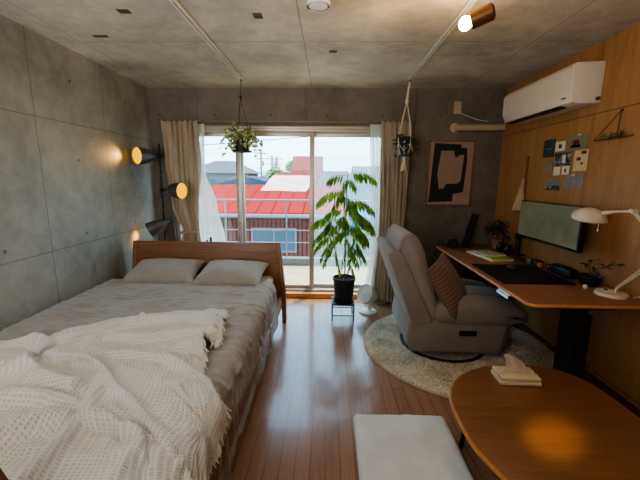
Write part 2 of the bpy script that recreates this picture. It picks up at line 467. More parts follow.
        for i in range(len(prof) - 1):
            for side, flip in ((lf, 0), (rg, 1)):
                q = [mid[i], mid[i + 1], side[i + 1], side[i]]
                q = [x for x in q if x is not None]
                if len(q) >= 3: s.bm.faces.new(q[::-1] if flip else q)
        return s
    def build(s, name, mat, parent=None, smooth=35, solidify=0, world=True, subsurf=0):
        me = bpy.data.meshes.new(name)
        if parent is not None and world:
            m = parent.matrix_basis.copy(); q = parent.parent
            while q: m = q.matrix_basis @ m; q = q.parent
            bmesh.ops.transform(s.bm, matrix=m.inverted(), verts=s.bm.verts)
        s.bm.to_mesh(me); s.bm.free()
        o = bpy.data.objects.new(name, me); COL.objects.link(o)
        for mm in (mat if isinstance(mat, (list, tuple)) else [mat]): me.materials.append(mm)
        if parent is not None: o.parent = parent
        if smooth:
            me.polygons.foreach_set('use_smooth', [True] * len(me.polygons))
            me.set_sharp_from_angle(angle=math.radians(smooth))
        if solidify:
            md = o.modifiers.new('thickness', 'SOLIDIFY'); md.thickness = solidify; md.offset = 0
        if subsurf:
            md = o.modifiers.new('smooth', 'SUBSURF'); md.levels = subsurf; md.render_levels = subsurf
        return o

def tag(o, label=None, cat=None, group=None, kind=None):
    if label: o['label'] = label
    if cat: o['category'] = cat
    if group: o['group'] = group
    if kind: o['kind'] = kind
    return o
def thing(name, label, cat, loc=(0, 0, 0), rotz=0, group=None):
    o = bpy.data.objects.new(name, None); o.empty_display_size = .05
    COL.objects.link(o); o.location = loc; o.rotation_euler = (0, 0, rotz)
    o.matrix_basis = Matrix.Translation(loc) @ Matrix.Rotation(rotz, 4, 'Z')
    return tag(o, label, cat, group)
def struct(name, mb, mat, parent=None, **k):
    o = mb.build(name, mat, parent, **k)
    if parent is None: o['kind'] = 'structure'
    return o
def aim(p, d, up=(0, 0, 1)):
    """matrix whose local Z points along d, origin p"""
    z = V(d).normalized(); x = V(up).cross(z)
    if x.length < 1e-4: x = V((1, 0, 0))
    x.normalize(); y = z.cross(x)
    m = Matrix((x, y, z)).transposed().to_4x4(); m.translation = V(p); return m
def bez(p0, p1, p2, n=8):
    p0, p1, p2 = V(p0), V(p1), V(p2)
    return [p0 * (1 - t) ** 2 + p1 * 2 * t * (1 - t) + p2 * t * t for t in [i / n for i in range(n + 1)]]

# ------------------------------------------------------------------ bedding, draped with the cloth solver before anything else exists
def raw_mesh(name, verts, faces):
    me = bpy.data.meshes.new(name); me.from_pydata(verts, [], faces)
    o = bpy.data.objects.new(name, me); COL.objects.link(o); return o
def quads(nu, nv):
    return [(i * nv + j, (i + 1) * nv + j, (i + 1) * nv + j + 1, i * nv + j + 1) for i in range(nu - 1) for j in range(nv - 1)]
def collider(o, outer=.008, inner=.02, fr=20):
    o.modifiers.new('c', 'COLLISION'); o.collision.thickness_outer = outer; o.collision.thickness_inner = inner; o.collision.cloth_friction = fr; return o
def drape(start, rest, nu, nv, frames, stiff, bend, mass):
    """let a sheet whose rest size exceeds its start size settle into wrinkles"""
    o = raw_mesh('drape', start, quads(nu, nv))
    o.shape_key_add(name='Basis'); k = o.shape_key_add(name='rest')
    for i, p in enumerate(rest): k.data[i].co = p
    k.value = 0
    m = o.modifiers.new('cloth', 'CLOTH'); c = m.settings
    c.rest_shape_key = k; c.quality = 6; c.mass = mass
    c.tension_stiffness = c.compression_stiffness = stiff; c.shear_stiffness = stiff * .5; c.bending_stiffness = bend
    c.tension_damping = c.compression_damping = c.shear_damping = 5; c.bending_damping = .5; c.air_damping = 1
    q = m.collision_settings; q.collision_quality = 3; q.distance_min = .006; q.use_self_collision = False
    m.point_cache.frame_start = 1; m.point_cache.frame_end = frames
    for f in range(1, frames + 1): SC.frame_set(f)
    me = bpy.data.meshes.new_from_object(o.evaluated_get(bpy.context.evaluated_depsgraph_get()))
    a = np.empty(len(me.vertices) * 3); me.vertices.foreach_get('co', a)
    bpy.data.meshes.remove(me); bpy.data.objects.remove(o); SC.frame_set(1)
    a = a.reshape(nu, nv, 3)
    if not np.isfinite(a).all() or a[..., 2].max() > 1.2: a = np.array(start).reshape(nu, nv, 3)
    return a
def bed_collider(x0, x1, y0, y1, z0, z1, bev):
    b = bmesh.new(); bmesh.ops.create_cube(b, size=1)
    for v in b.verts: v.co = V(((x0 + x1) / 2 + v.co.x * (x1 - x0), (y0 + y1) / 2 + v.co.y * (y1 - y0), (z0 + z1) / 2 + v.co.z * (z1 - z0)))
    bmesh.ops.bevel(b, geom=b.edges[:], offset=bev, segments=4, affect='EDGES', profile=.5)
    me = bpy.data.meshes.new('col'); b.to_mesh(me); b.free()
    o = bpy.data.objects.new('col', me); COL.objects.link(o); return collider(o)
SC.frame_start = 1; SC.frame_end = 60
FRAC = lambda u, v, w, h, o: mnoise.fractal(V((u, v, w)), h, 2, o)
def make_duvet(nu=130, nv=140):
    st, re = [], []; W, L, cx, cy = 2.10, 2.2, .90, .765
    for i in range(nu):
        for j in range(nv):
            u = i / (nu - 1); v = j / (nv - 1); re.append((u * W * 1.05, v * L / cy, 0))
            q = u * W * cx; x = -1.985 + q; z = .53; lim = 1.505
            if q > lim: x = -1.985 + lim + (q - lim) * .5; z = .53 - (q - lim) * .82
            n = FRAC((u + v * .5) * 4, (v - u * .25) * 11, 3, .8, 4) * .055
            st.append((max(-1.99, x + mnoise.noise(V((u * 12, v * 12, 9))) * .015), .76 + v * L * .985 + mnoise.noise(V((u * 13, v * 13, 5))) * .018, z + .045 + n))
    return drape(st, re, nu, nv, 24, 12, .15, .15)
LP = lambda x, t: float(np.interp(x, [a for a, b in t], [b for a, b in t]))
SR = [(.78, 1.72), (1.0, 1.70), (1.2, 1.64), (1.45, 1.53), (1.6, 1.40), (1.72, 1.33), (1.9, 1.41), (2.16, 1.30)]
YT = [(0, 1.60), (.2, 1.66), (.43, 1.72), (.5, 1.88), (.62, 2.02), (.9, 2.13), (1.28, 2.17), (1.36, 2.05), (1.42, 1.9), (1.7, 1.6)]
FOLDS = [([(-.57, 1.90), (-.74, 1.99), (-.91, 2.02), (-1.10, 1.90), (-1.30, 1.78), (-1.42, 1.68), (-1.47, 1.54), (-1.40, 1.40), (-1.26, 1.30), (-1.05, 1.28)], .09, .06),
 ([(-.63, 1.68), (-.85, 1.57), (-1.16, 1.56), (-1.36, 1.53)], .07, .05),
 ([(-1.15, 1.48), (-.99, 1.38), (-.84, 1.28), (-.66, 1.14), (-.52, .98), (-.45, .82)], .10, .06),
 ([(-.81, 1.56), (-.66, 1.45), (-.55, 1.33), (-.46, 1.1), (-.43, .82)], .08, .05),
 ([(-1.30, .90), (-1.08, .98), (-1.02, 1.07), (-.92, 1.12), (-.84, 1.10)], .09, .06),
 ([(-.90, .80), (-.87, .99), (-.90, 1.16), (-.93, 1.26)], .08, .05),
 ([(-1.45, 1.12), (-1.25, 1.16), (-1.05, 1.20), (-.92, 1.18), (-.80, 1.10)], .07, .05),
 ([(-1.9, 1.55), (-1.71, 1.62), (-1.58, 1.67), (-1.45, 1.63)], .08, .05),
 ([(-1.95, 1.30), (-1.75, 1.38), (-1.6, 1.36), (-1.5, 1.25)], .07, .06),
 ([(-.66, .80), (-.64, .97), (-.69, 1.13)], .06, .04),
 ([(-1.2, 1.70), (-1.0, 1.72), (-.8, 1.80), (-.66, 1.84)], .06, .045),
 ([(-1.9, .95), (-1.6, 1.0), (-1.4, .92)], .08, .07)]
def fold_h(x, y):
    h = 0
    for pl, a, w in FOLDS:
        b = 9
        for (ax, ay), (bx, by) in zip(pl, pl[1:]):
            dx, dy = bx - ax, by - ay; t = max(0, min(1, ((x - ax) * dx + (y - ay) * dy) / (dx * dx + dy * dy)))
            b = min(b, math.hypot(x - ax - t * dx, y - ay - t * dy))
        h = max(h, a * math.exp(-(b / w) ** 2))
    return h
def make_blanket(nu=130, nv=110):
    st, re = [], []
    for i in range(nu):
        for j in range(nv):
            u = i / (nu - 1); v = j / (nv - 1); re.append((u * 1.68 / .81, v * 1.36 / .79, 0))
            q = u * LP(.77 + v * 1.38, SR); y = .77 + v * (LP(q, YT) - .77); x = -1.975 + q; z = .60; lim = 1.455
            if q > lim: x = -1.975 + lim + (q - lim) * .6; z = .60 - (q - lim) * .75
            n = FRAC(u * 3, v * 3, 13, 1.1, 2) * .07
            st.append((max(-1.985, x + mnoise.noise(V((u * 8, v * 8, 9))) * .02), y + mnoise.noise(V((u * 8, v * 8, 5))) * .02, z + .04 + n + 1.3 * fold_h(x, y)))
    return drape(st, re, nu, nv, 28, 15, 12, .35)
cols = [bed_collider(-1.99, -.47, .6, 3.3, .05, .50, .07), bed_collider(-2.3, -2.0, 0, 4, 0, 1.5, .01), bed_collider(-2, 2, 0, 4, -.2, .05, .01)]
DUVET = make_duvet()
bpy.data.objects.remove(cols.pop(0))
cols.append(collider(raw_mesh('col', DUVET.reshape(-1, 3).tolist(), quads(DUVET.shape[0], DUVET.shape[1])), .010, .05, 30))
BLANK = make_blanket()
for o in cols: bpy.data.objects.remove(o)
for me in list(bpy.data.meshes): bpy.data.meshes.remove(me)
SC.frame_set(1)

# ------------------------------------------------------------------ camera
F, H = 343.0, 1.42
cam = bpy.data.cameras.new('camera'); co = bpy.data.objects.new('camera', cam); COL.objects.link(co)
cam.sensor_width = 36; cam.sensor_fit = 'HORIZONTAL'; cam.lens = F / 640 * 36; cam.clip_end = 500; cam.clip_start = .02
yaw, pit, roll = math.radians(1.35), math.radians(10.2), math.radians(.5)
fw = Matrix.Rotation(yaw, 3, 'Z') @ V((0, math.cos(pit), -math.sin(pit)))
rt0 = Matrix.Rotation(yaw, 3, 'Z') @ V((1, 0, 0)); up0 = rt0.cross(fw)
rt = rt0 * math.cos(roll) + up0 * math.sin(roll); up = rt.cross(fw)
mw = Matrix((rt, up, -fw)).transposed().to_4x4(); mw.translation = V((0, 0, H))
co.matrix_world = mw
SC.camera = co

# ------------------------------------------------------------------ room shell
XL, XR, YB, YF, ZC = -2.0, 1.90, 3.95, -1.7, 2.38
WX0, WX1, WZ0, WZ1 = -1.80, .70, 0.06, 1.99
struct('floor', MB().box(XL - .2, XR + .2, YF - .2, YB + .02, -.12, 0), M['floor'], smooth=0)
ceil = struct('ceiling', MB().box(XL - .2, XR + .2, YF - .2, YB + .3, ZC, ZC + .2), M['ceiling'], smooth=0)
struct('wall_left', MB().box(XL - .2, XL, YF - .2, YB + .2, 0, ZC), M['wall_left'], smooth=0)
struct('wall_right', MB().box(XR, XR + .2, YF - .2, YB + .2, 0, ZC), M['plywood'], smooth=0)
struct('wall_front', MB().box(XL, XR, YF - .2, YF, 0, ZC), M['wall_front'], smooth=0)
wb = MB()
wb.box(XL, WX0, YB, YB + .2, -.1, ZC); wb.box(WX1, XR, YB, YB + .2, -.1, ZC)
wb.box(WX0, WX1, YB, YB + .2, WZ1, ZC); wb.box(WX0, WX1, YB + .02, YB + .2, -.1, .02)
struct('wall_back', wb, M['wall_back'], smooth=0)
struct('baseboard_right', MB().box(XR - .012, XR, YF, YB, 0, .06, .003), M['cabinet_wood'])
struct('trim_1', MB().box(WX0, WX1, YB - .03, YB + .10, 0.0, .062, .004), M['sill'])           # wooden threshold
# timber spacer marks left in the cast ceiling
for i, (x, y, sx, sy) in enumerate([(-1.22, 2.2, .07, .05), (-1.60, 2.56, .10, .035), (-.44, 2.26, .055, .07), (.02, 2.85, .06, .05)]):
    struct('trim_%d' % (i + 2), MB().box(x - sx / 2, x + sx / 2, y - sy / 2, y + sy / 2, ZC - .003, ZC + .01, .001), M['stem'])

# window: frame with three sashes
win = struct('window_1', MB().box(WX0, WX0 + .05, 3.99, 4.11, WZ0, WZ1, .003).box(WX1 - .05, WX1, 3.99, 4.11, WZ0, WZ1, .003)
    .box(WX0, WX1, 3.99, 4.11, WZ1 - .055, WZ1, .003).box(WX0, WX1, 3.99, 4.11, WZ0, WZ0 + .03, .003)
    .box(WX0, WX1, 3.955, 3.985, WZ1 - .03, WZ1, .003), M['alu'])
def sash(x0, x1, y, name='sash', sw=.055):
    s = MB()
    s.box(x0, x0 + sw, y - .016, y + .016, WZ0 + .03, WZ1 - .05, .004).box(x1 - sw, x1, y - .016, y + .016, WZ0 + .03, WZ1 - .05, .004)
    s.box(x0, x1, y - .015, y + .015, WZ1 - .105, WZ1 - .05, .004).box(x0, x1, y - .015, y + .015, WZ0 + .03, WZ0 + .075, .004)
    o = s.build(name, M['alu'], win)
    MB().box(x0 + sw, x1 - sw, y - .003, y + .003, WZ0 + .07, WZ1 - .1).build('pane', M['glass'], o, smooth=0)
    return o
s1 = sash(WX0 + .04, -.995, 4.085)
s2 = sash(-1.075, -.165, 4.04)
s3 = sash(-.225, WX1 - .04, 4.085)
MB().box(-.18, WX1 - .04, 4.128, 4.130, WZ0 + .05, WZ1 - .07).build('insect_screen', M['screen'], win, smooth=0)

# curtain rail
cr = thing('curtain_rail', 'white curtain rail running along the wall above the window', 'curtain rail', (-.45, 3.86, 2.02))
MB().box(-1.86, .92, 3.865, 3.90, 2.015, 2.035, .003).build('track', M['alu_warm'], cr)
for x in (-1.84, -.45, .90): MB().box(x - .012, x + .012, 3.86, 3.95, 2.02, 2.05, .002).build('bracket', M['alu_warm'], cr)

# curtains
def cloth_panel(rows, n, folds, depth, seed, ny=80, jitter=.25):
    """rows: [(z, x0, x1, y, depthscale)] top to bottom"""
    P = []; nv = 60
    zs = [r[0] for r in rows]
    for i in range(n + 1):
        u = i / n; col = []
        for j in range(nv + 1):
            z = zs[0] + (zs[-1] - zs[0]) * j / nv
            for a, b in zip(rows, rows[1:]):
                if b[0] <= z <= a[0] + 1e-6:
                    t = (a[0] - z) / (a[0] - b[0]); t = t * t * (3 - 2 * t)
                    r = [a[k] + (b[k] - a[k]) * t for k in range(5)]; break
            ph = 2 * PI * folds * (u + .07 * mnoise.noise(V((u * 4, z * 1.1, seed)))) + jitter * mnoise.noise(V((u * 6, z, seed + 5))) * 4
            a = math.sin(ph); a = math.copysign(abs(a) ** .8, a) * (.75 + .6 * mnoise.noise(V((u * 5, z * 1.5, seed + 11)))) + .35 * math.sin(ph * 2.3 + 4 * z)
            x = r[1] + (r[2] - r[1]) * u + .012 * math.cos(ph) * r[4]
            y = r[3] + depth * r[4] * a
            col.append((x, y, z))
        P.append(col)
    return MB().grid(P)
cl = thing('curtain', 'beige linen curtain tied back at the left of the window behind the lamp', 'curtain', (-1.6, 3.84, .02), 0, 'beige curtains')
cloth_panel([(2.01, -1.83, -1.43, 3.82, .7), (1.6, -1.81, -1.42, 3.82, 1), (1.1, -1.76, -1.46, 3.82, .95), (.82, -1.66, -1.47, 3.82, .6), (.7, -1.68, -1.46, 3.82, .7), (.05, -1.74, -1.40, 3.82, 1)], 150, 7, .035, 1).build('drape', M['curtain'], cl, solidify=.003)
MB().tube([(-1.565 + .10 * math.cos(a), 3.82 + .042 * math.sin(a), .81 + .01 * math.cos(a)) for a in [2 * PI * k / 24 for k in range(24)]], .016, 8, True).build('tieback', M['curtain'], cl)
for k in range(7): MB().box(-1.82 + k * .062, -1.812 + k * .062, 3.84, 3.885, 1.99, 2.025, .001).build('hook', M['white_plastic'], cl)
c2 = thing('curtain', 'beige linen curtain hanging right of the window behind the grey recliner', 'curtain', (.72, 3.84, .02), 0, 'beige curtains')
cloth_panel([(2.01, .545, .885, 3.82, .8), (1.2, .56, .86, 3.82, 1), (.8, .56, .85, 3.82, 1), (.02, .50, .84, 3.82, 1.1)], 150, 6.5, .035, 3).build('drape', M['curtain'], c2, solidify=.003)
for k in range(6): MB().box(.56 + k * .06, .568 + k * .06, 3.84, 3.885, 1.99, 2.025, .001).build('hook', M['white_plastic'], c2)
tag(cloth_panel([(2.0, -1.56, -1.385, 3.905, .8), (1.5, -1.56, -1.40, 3.905, 1), (1.1, -1.58, -1.28, 3.905, 1), (.7, -1.6, -1.20, 3.905, 1), (.05, -1.62, -1.14, 3.905, 1)], 120, 8, .014, 6).build('sheer_curtain', M['sheer'], None),
    'translucent white sheer curtain at the left end of the window', 'sheer curtain', 'sheer curtains')
tag(cloth_panel([(2.0, .43, .66, 3.905, .8), (1.2, .475, .66, 3.905, 1), (.7, .50, .66, 3.905, 1), (.02, .42, .66, 3.905, 1)], 120, 6, .016, 9).build('sheer_curtain', M['sheer'], None),
    'translucent white sheer curtain at the right end of the window', 'sheer curtain', 'sheer curtains')

# ------------------------------------------------------------------ bed
bed = thing('bed', 'double bed with warm brown wooden headboard along the concrete wall', 'bed', (-1.18, 2.0, 0))
hb = MB()
hb.prism([(3.285, .22), (3.245, .22), (3.262, .80), (3.290, .80)], -1.94, -.43, Matrix(((0, 0, 1, 0), (1, 0, 0, 0), (0, 1, 0, 0), (0, 0, 0, 1))), .006)
def splay(mb):
    for v in mb.bm.verts:
        if v.co.z > .22: v.co.x = -1.185 + (v.co.x + 1.185) * (1 - .075 * (v.co.z - .22) / .58)
    return mb
splay(hb).build('headboard', M['bed_wood'], bed)
for x0, x1 in ((-1.965, -1.925), (-.445, -.405)):
    splay(MB().prism([(3.20, 0), (3.26, 0), (3.30, .30), (3.30, .803), (3.255, .803), (3.225, .30)], x0, x1, Matrix(((0, 0, 1, 0), (1, 0, 0, 0), (0, 1, 0, 0), (0, 0, 0, 1))), .005)).build('leg', M['bed_wood'], bed)
for x0, x1 in ((-1.955, -1.925), (-.475, -.445)):
    MB().box(x0, x1, .80, 3.24, .16, .27, .005).build('side_rail', M['bed_wood'], bed)
MB().box(-1.955, -.445, .78, .81, .16, .27, .005).build('foot_rail', M['bed_wood'], bed)
for x in (-1.94, -.46): MB().box(x - .025, x + .025, .79, .85, 0, .17, .004).build('leg', M['bed_wood'], bed)
MB().box(-1.925, -.475, .81, 3.24, .20, .24).build('slat_base', M['bed_wood'], bed)
mt = tag(MB().box(-1.93, -.52, .82, 3.235, .24, .485, .05, 4).build('mattress', M['mattress'], None), 'pale mattress with fitted sheet seen beside the right pillow', 'mattress')

def cloth_obj(A, name, mat, parent, uvs=None, thick=0):
    nu, nv, _ = A.shape
    m = MB().grid([[tuple(float(q) for q in A[i, j]) for j in range(nv)] for i in range(nu)], uv=uvs)
    o = m.build(name, mat, parent, smooth=180, solidify=thick)
    md = o.modifiers.new('smooth', 'SUBSURF'); md.levels = 1; md.render_levels = 1
    return o
tag(cloth_obj(DUVET, 'duvet', M['duvet'], None), 'crumpled grey-beige linen duvet spread over the bed and hanging off its right side', 'duvet')
bl = thing('waffle_blanket', 'rumpled white waffle-weave throw blanket with fringe on the duvet', 'blanket', (-1.1, 1.4, .52))
nu, nv, _ = BLANK.shape
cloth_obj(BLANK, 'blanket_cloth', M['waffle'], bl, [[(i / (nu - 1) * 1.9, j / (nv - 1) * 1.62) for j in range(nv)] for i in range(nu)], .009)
fr = MB(); rnd = random.Random(3)
def tassel(p, d, L):
    p = V(p); d = V(d).normalized()
    for q in range(3):
        dd = (d + V((rnd.uniform(-.5, .5), rnd.uniform(-.5, .5), rnd.uniform(-.3, .1)))).normalized()
        fr.tube([p, p + dd * L * .5 + V((0, 0, -.002)), p + dd * L + V((rnd.uniform(-.006, .006), rnd.uniform(-.006, .006), -.010))], [.0035, .003, .002], 5)
for j in range(0, nv):
    a, b = V(BLANK[-1, j]), V(BLANK[-2, j]); tassel(a, (a - b).normalized() + V((.1, 0, .1)), .030)
for i in range(int(nu * .80), nu):
    a, b = V(BLANK[i, -1]), V(BLANK[i, -2]); tassel(a, (a - b).normalized() + V((0, 0, .1)), .028)
fr.build('fringe', M['fringe'], bl)

# pillows
pm = Matrix.Translation((-1.50, 3.03, .565)) @ Matrix.Rotation(math.radians(3), 4, 'Z') @ Matrix.Rotation(math.radians(13), 4, 'X')
tag(MB().pillow(.63, .42, .15, pm).build('pillow', M['pillow'], None, smooth=80), 'grey linen pillow against the headboard, the one nearer the concrete wall', 'pillow', 'bed pillows')
pm = Matrix.Translation((-.865, 2.99, .567)) @ Matrix.Rotation(math.radians(-4), 4, 'Z') @ Matrix.Rotation(math.radians(13), 4, 'X')
tag(MB().pillow(.60, .42, .15, pm).build('pillow', M['pillow'], None, smooth=80), 'grey linen pillow against the headboard, the one nearer the floor plant', 'pillow', 'bed pillows')

# A-frame rack whose slanted post shows in the corner
rk = thing('wooden_rack', 'dark brown slanted wooden post of a rack at the foot of the bed', 'rack', (-1.0, .69, 0))
XZM = Matrix(((1, 0, 0, 0), (0, 0, 1, 0), (0, 1, 0, 0), (0, 0, 0, 1)))
MB().prism([(-.48, 0), (-.535, 0), (-1.06, 1.10), (-1.00, 1.10)], .655, .725, XZM, .004).build('post', M['cabinet_wood'], rk)
MB().prism([(-1.60, 0), (-1.545, 0), (-1.02, 1.10), (-1.08, 1.10)], .655, .725, XZM, .004).build('post', M['cabinet_wood'], rk)
MB().box(-1.42, -.66, .675, .705, .30, .34, .004).build('crossbar', M['cabinet_wood'], rk)

# ------------------------------------------------------------------ floor lamp
fl = thing('floor_lamp', 'black pole floor lamp with three amber-lit adjustable spot heads', 'floor lamp', (-1.79, 3.68, 0))
PX, PY = -1.79, 3.68
MB().lathe([(.12, 0), (.125, .006), (.12, .02), (.03, .026), (.014, .04)], Matrix.Translation((PX, PY, 0)), 32).build('base', M['black_metal'], fl)
MB().tube([(PX, PY, .02), (PX, PY, 1.76)], .010, 12).build('pole', M['black_metal'], fl)
SPOTS = []
def lamp_head(z, joint_off, op, d, R=.088, L=.19):
    d = V(d).normalized(); op = V(op); back = op - d * L
    j = V((PX, PY, z)) + V(joint_off)
    MB().box(PX - .02, PX + .02, PY - .018, PY + .018, z - .022, z + .022, .005).build('clamp', M['black_metal'], fl)
    MB().tube([(PX, PY, z), tuple(j), tuple(back)], .007, 8).build('arm', M['black_metal'], fl)
    kb = MB().tube([(PX + .012, PY - .02, z - .01), (PX + .012, PY - .045, z - .012)], .009, 8); kb.build('knob', M['black_plastic'], fl)
    prof = [(.010, -.04), (.022, -.036), (.024, -.005), (.034, .002), (R * .60, .022), (R * .78, .055), (R * .89, .10), (R * .96, .15), (R, L), (R * .965, L), (R * .92, .15), (R * .84, .10), (R * .7, .055), (.03, .03)]
    sh = MB().lathe(prof, aim(back, d), 36, True, True).build('lamp_shade', M['lamp_shade'], fl, smooth=50)
    MB().lathe([(R * .05, L - .012), (R * .6, L - .010), (R * .93, L - .022)][::-1] + [], aim(back, d), 32, True, True).build('bulb', M['bulb'], sh)
    SPOTS.append((op + d * .02, d))
lamp_head(1.64, (-.02, -.03, 0), (-1.905, 3.43, 1.625), (-.42, -.90, -.03))
lamp_head(1.285, (.03, -.03, 0), (-1.50, 3.53, 1.28), (.93, -.36, -.02))
lamp_head(.93, (-.02, -.02, 0), (-1.88, 3.52, .865), (-.80, -.36, -.42), .082, .18)
MB().tube([(PX - .012, PY - .008, 1.55), (PX + .03, PY - .02, 1.48), (PX - .01, PY - .012, 1.40), (PX - .012, PY - .012, 1.2), (PX + .04, PY - .02, 1.14), (PX - .005, PY - .012, 1.06), (PX - .01, PY - .012, .86), (PX + .03, PY - .02, .79), (PX - .01, PY - .012, .70), (PX - .01, PY - .012, .05)], .004, 6).build('cord', M['black_plastic'], fl)

# two small black things standing behind the headboard, seen over its top edge
tag(MB().box(-1.185, -1.165, 3.35, 3.37, 0, .83, .003).box(-1.225, -1.205, 3.35, 3.37, 0, .80, .003).box(-1.24, -1.15, 3.33, 3.40, 0, .02, .003).build('black_stand', M['black_metal'], None), 'small black twin-post stand just showing above the headboard', 'stand')

# ------------------------------------------------------------------ tall plant on stand
st = thing('plant_stand', 'small black square metal plant stand in front of the window', 'plant stand', (.16, 3.385, 0))
MB().box(.045, .275, 3.265, 3.505, .165, .18, .002).build('top', M['black_metal'], st)
for x in (.052, .268):
    for y in (3.272, 3.498): MB().box(x - .006, x + .006, y - .006, y + .006, 0, .167).build('leg', M['black_metal'], st)
for y in (3.272, 3.498): MB().box(.052, .268, y - .004, y + .004, .055, .063).build('stretcher', M['black_metal'], st)
for x in (.052, .268): MB().box(x - .004, x + .004, 3.272, 3.498, .055, .063).build('stretcher', M['black_metal'], st)
pl = thing('potted_plant', 'tall feathery green plant in a charcoal pot on the black stand', 'potted plant', (.17, 3.385, .18))
MB().lathe([(.088, .185), (.092, .19), (.112, .40), (.119, .405), (.119, .43), (.108, .43), (.105, .395)], Matrix.Translation((.17, 3.385, 0)), 36, True, True).build('pot', M['pot_black'], pl)
MB().lathe([(.098, .18), (.106, .182), (.112, .20), (.108, .20), (.10, .188)], Matrix.Translation((.17, 3.385, 0)), 32, True, False).build('saucer', M['pot_black'], pl)
MB().lathe([(.105, .402), (.05, .410), (.004, .412)], Matrix.Translation((.17, 3.385, 0)), 24).build('soil', M['soil'], pl)
stems = [bez((.18, 3.385, .40), (.16, 3.37, .9), (.185, 3.39, 1.47), 14), bez((.15, 3.37, .40), (.06, 3.36, .7), (.03, 3.36, 1.02), 10), bez((.19, 3.40, .40), (.27, 3.40, .7), (.25, 3.38, .98), 10)]
for sp_ in stems: MB().tube(sp_, [.008 - .005 * k / len(sp_) for k in range(len(sp_))], 8).build('stem', M['stem'], pl)
fo = MB(); rl = random.Random(11)
def frond(base, az, L, rise, droop, pairs, ll):
    base = V(base); h = V((math.cos(az), math.sin(az), 0))
    L *= .95; pairs += 1
    pts = bez(base, base + h * L * .55 + V((0, 0, rise)), base + h * L + V((0, 0, rise - droop * .75)), pairs + 2)
    fo.tube(pts, .002, 5)
    side = V((-h.y, h.x, 0))
    for k in range(2, len(pts)):
        t = k / (len(pts) - 1); p = pts[k]
        tang = (pts[min(k + 1, len(pts) - 1)] - pts[k - 1]).normalized()
        sz = ll * .88 * (.6 + .5 * math.sin(PI * (t * .75 + .12))) * rl.uniform(.85, 1.1)
        for sg in (-1, 1):
            d = side * sg * rl.uniform(.35, .7) + tang * rl.uniform(.2, .6) + V((0, 0, -.8 + rl.uniform(-.3, .25)))
            fo.leaf(p, d, V((0, 0, 1)) + side * sg * .3, sz, sz * .21, .12, .3)
    fo.leaf(pts[-1], (pts[-1] - pts[-2]) + V((0, 0, -.02)), (0, 0, 1), ll * .8, ll * .24, .12, .3)
A = math.radians
for (px, pz, az, L, rise, droop, prs, ll) in [
    (.185, 1.46, 5, .28, .05, .12, 8, .13), (.183, 1.44, 178, .20, .04, .10, 6, .12), (.183, 1.40, 250, .20, .04, .16, 6, .12), (.183, 1.40, 60, .18, .04, .12, 6, .12),
    (.18, 1.28, 190, .30, .07, .20, 8, .125), (.18, 1.26, 230, .22, .05, .20, 7, .12), (.18, 1.20, -20, .28, .06, .18, 7, .125), (.178, 1.16, -70, .24, .04, .22, 7, .12),
    (.178, 1.10, 165, .24, .06, .16, 7, .12), (.175, 1.06, 15, .30, .06, .22, 8, .125), (.17, .96, -45, .26, .04, .22, 7, .12), (.17, .9, 220, .22, .02, .22, 6, .11),
    (.17, .82, 280, .2, .02, .22, 6, .11), (.17, .74, 320, .18, .01, .2, 5, .10), (.17, .66, 250, .15, 0, .18, 5, .09), (.17, 1.0, 90, .22, .05, .2, 6, .11)]:
    frond((px, 3.385, pz), A(az), L, rise, droop, prs, ll)
    if pz < 1.3: frond((px, 3.385, pz - .05), A(az + 75), L * .85, rise, droop, prs - 1, ll * .9)
for (b, az, L, rise, droop, prs, ll) in [
    ((.03, 3.36, 1.02), 185, .20, .05, .14, 6, .12), ((.03, 3.36, 1.01), 250, .18, .04, .16, 6, .11), ((.035, 3.36, .92), 200, .20, .03, .2, 6, .11), ((.045, 3.36, .84), 170, .18, .02, .18, 6, .11), ((.06, 3.36, .76), 235, .18, .01, .2, 6, .10), ((.03, 3.36, 1.0), 20, .16, .05, .1, 5, .1),
    ((.25, 3.38, .98), 0, .22, .06, .16, 7, .12), ((.25, 3.38, .97), -60, .18, .04, .18, 6, .115), ((.255, 3.38, .88), 10, .16, .03, .16, 6, .11), ((.26, 3.39, .78), -50, .15, .02, .18, 5, .10), ((.25, 3.38, .95), 130, .16, .05, .1, 5, .1)]:
    frond(b, A(az), L, rise, droop, prs, ll)
    frond((b[0], b[1], b[2] - .06), A(az + 55), L * .9, rise, droop, prs, ll * .9)
fo.build('foliage', M['leaf'], pl, smooth=60)

# small white circulator fan
fan = thing('desk_fan', 'small round white circulator fan on the floor beside the curtain', 'fan', (.43, 3.52, 0))
MB().lathe([(.095, 0), (.098, .006), (.092, .018), (.05, .026), (.02, .03)], Matrix.Translation((.44, 3.52, 0)), 32).build('base', M['white_plastic'], fan)
MB().tube([(.455, 3.54, .02), (.462, 3.545, .08), (.455, 3.535, .13)], [.022, .018, .02], 10).build('neck', M['white_plastic'], fan)
fm = aim((.435, 3.50, .20), (-.60, -.42, .38))
fh = MB().lathe([(.04, -.085), (.07, -.068), (.096, -.01), (.106, .035), (.108, .06), (.101, .064), (.094, .05)], fm, 36, True, True).build('fan_head', M['white_plastic'], fan)
gr = MB()
for r in (.018, .034, .05, .066, .082): gr.tube([tuple(fm @ V((r * math.cos(a), r * math.sin(a), .058 + .012 * (1 - (r / .09) ** 2)))) for a in [2 * PI * k / 28 for k in range(28)]], .0018, 5, True)
for k in range(16):
    a = 2 * PI * k / 16; gr.tube([tuple(fm @ V((.012 * math.cos(a), .012 * math.sin(a), .07))), tuple(fm @ V((.09 * math.cos(a), .09 * math.sin(a), .058)))], .0016, 5)
gr.build('grille', M['white_metal'], fh)
MB().ell((0, 0, .068), (.02, .02, .006), 16, 8, fm).build('hub_cap', M['white_plastic'], fh)

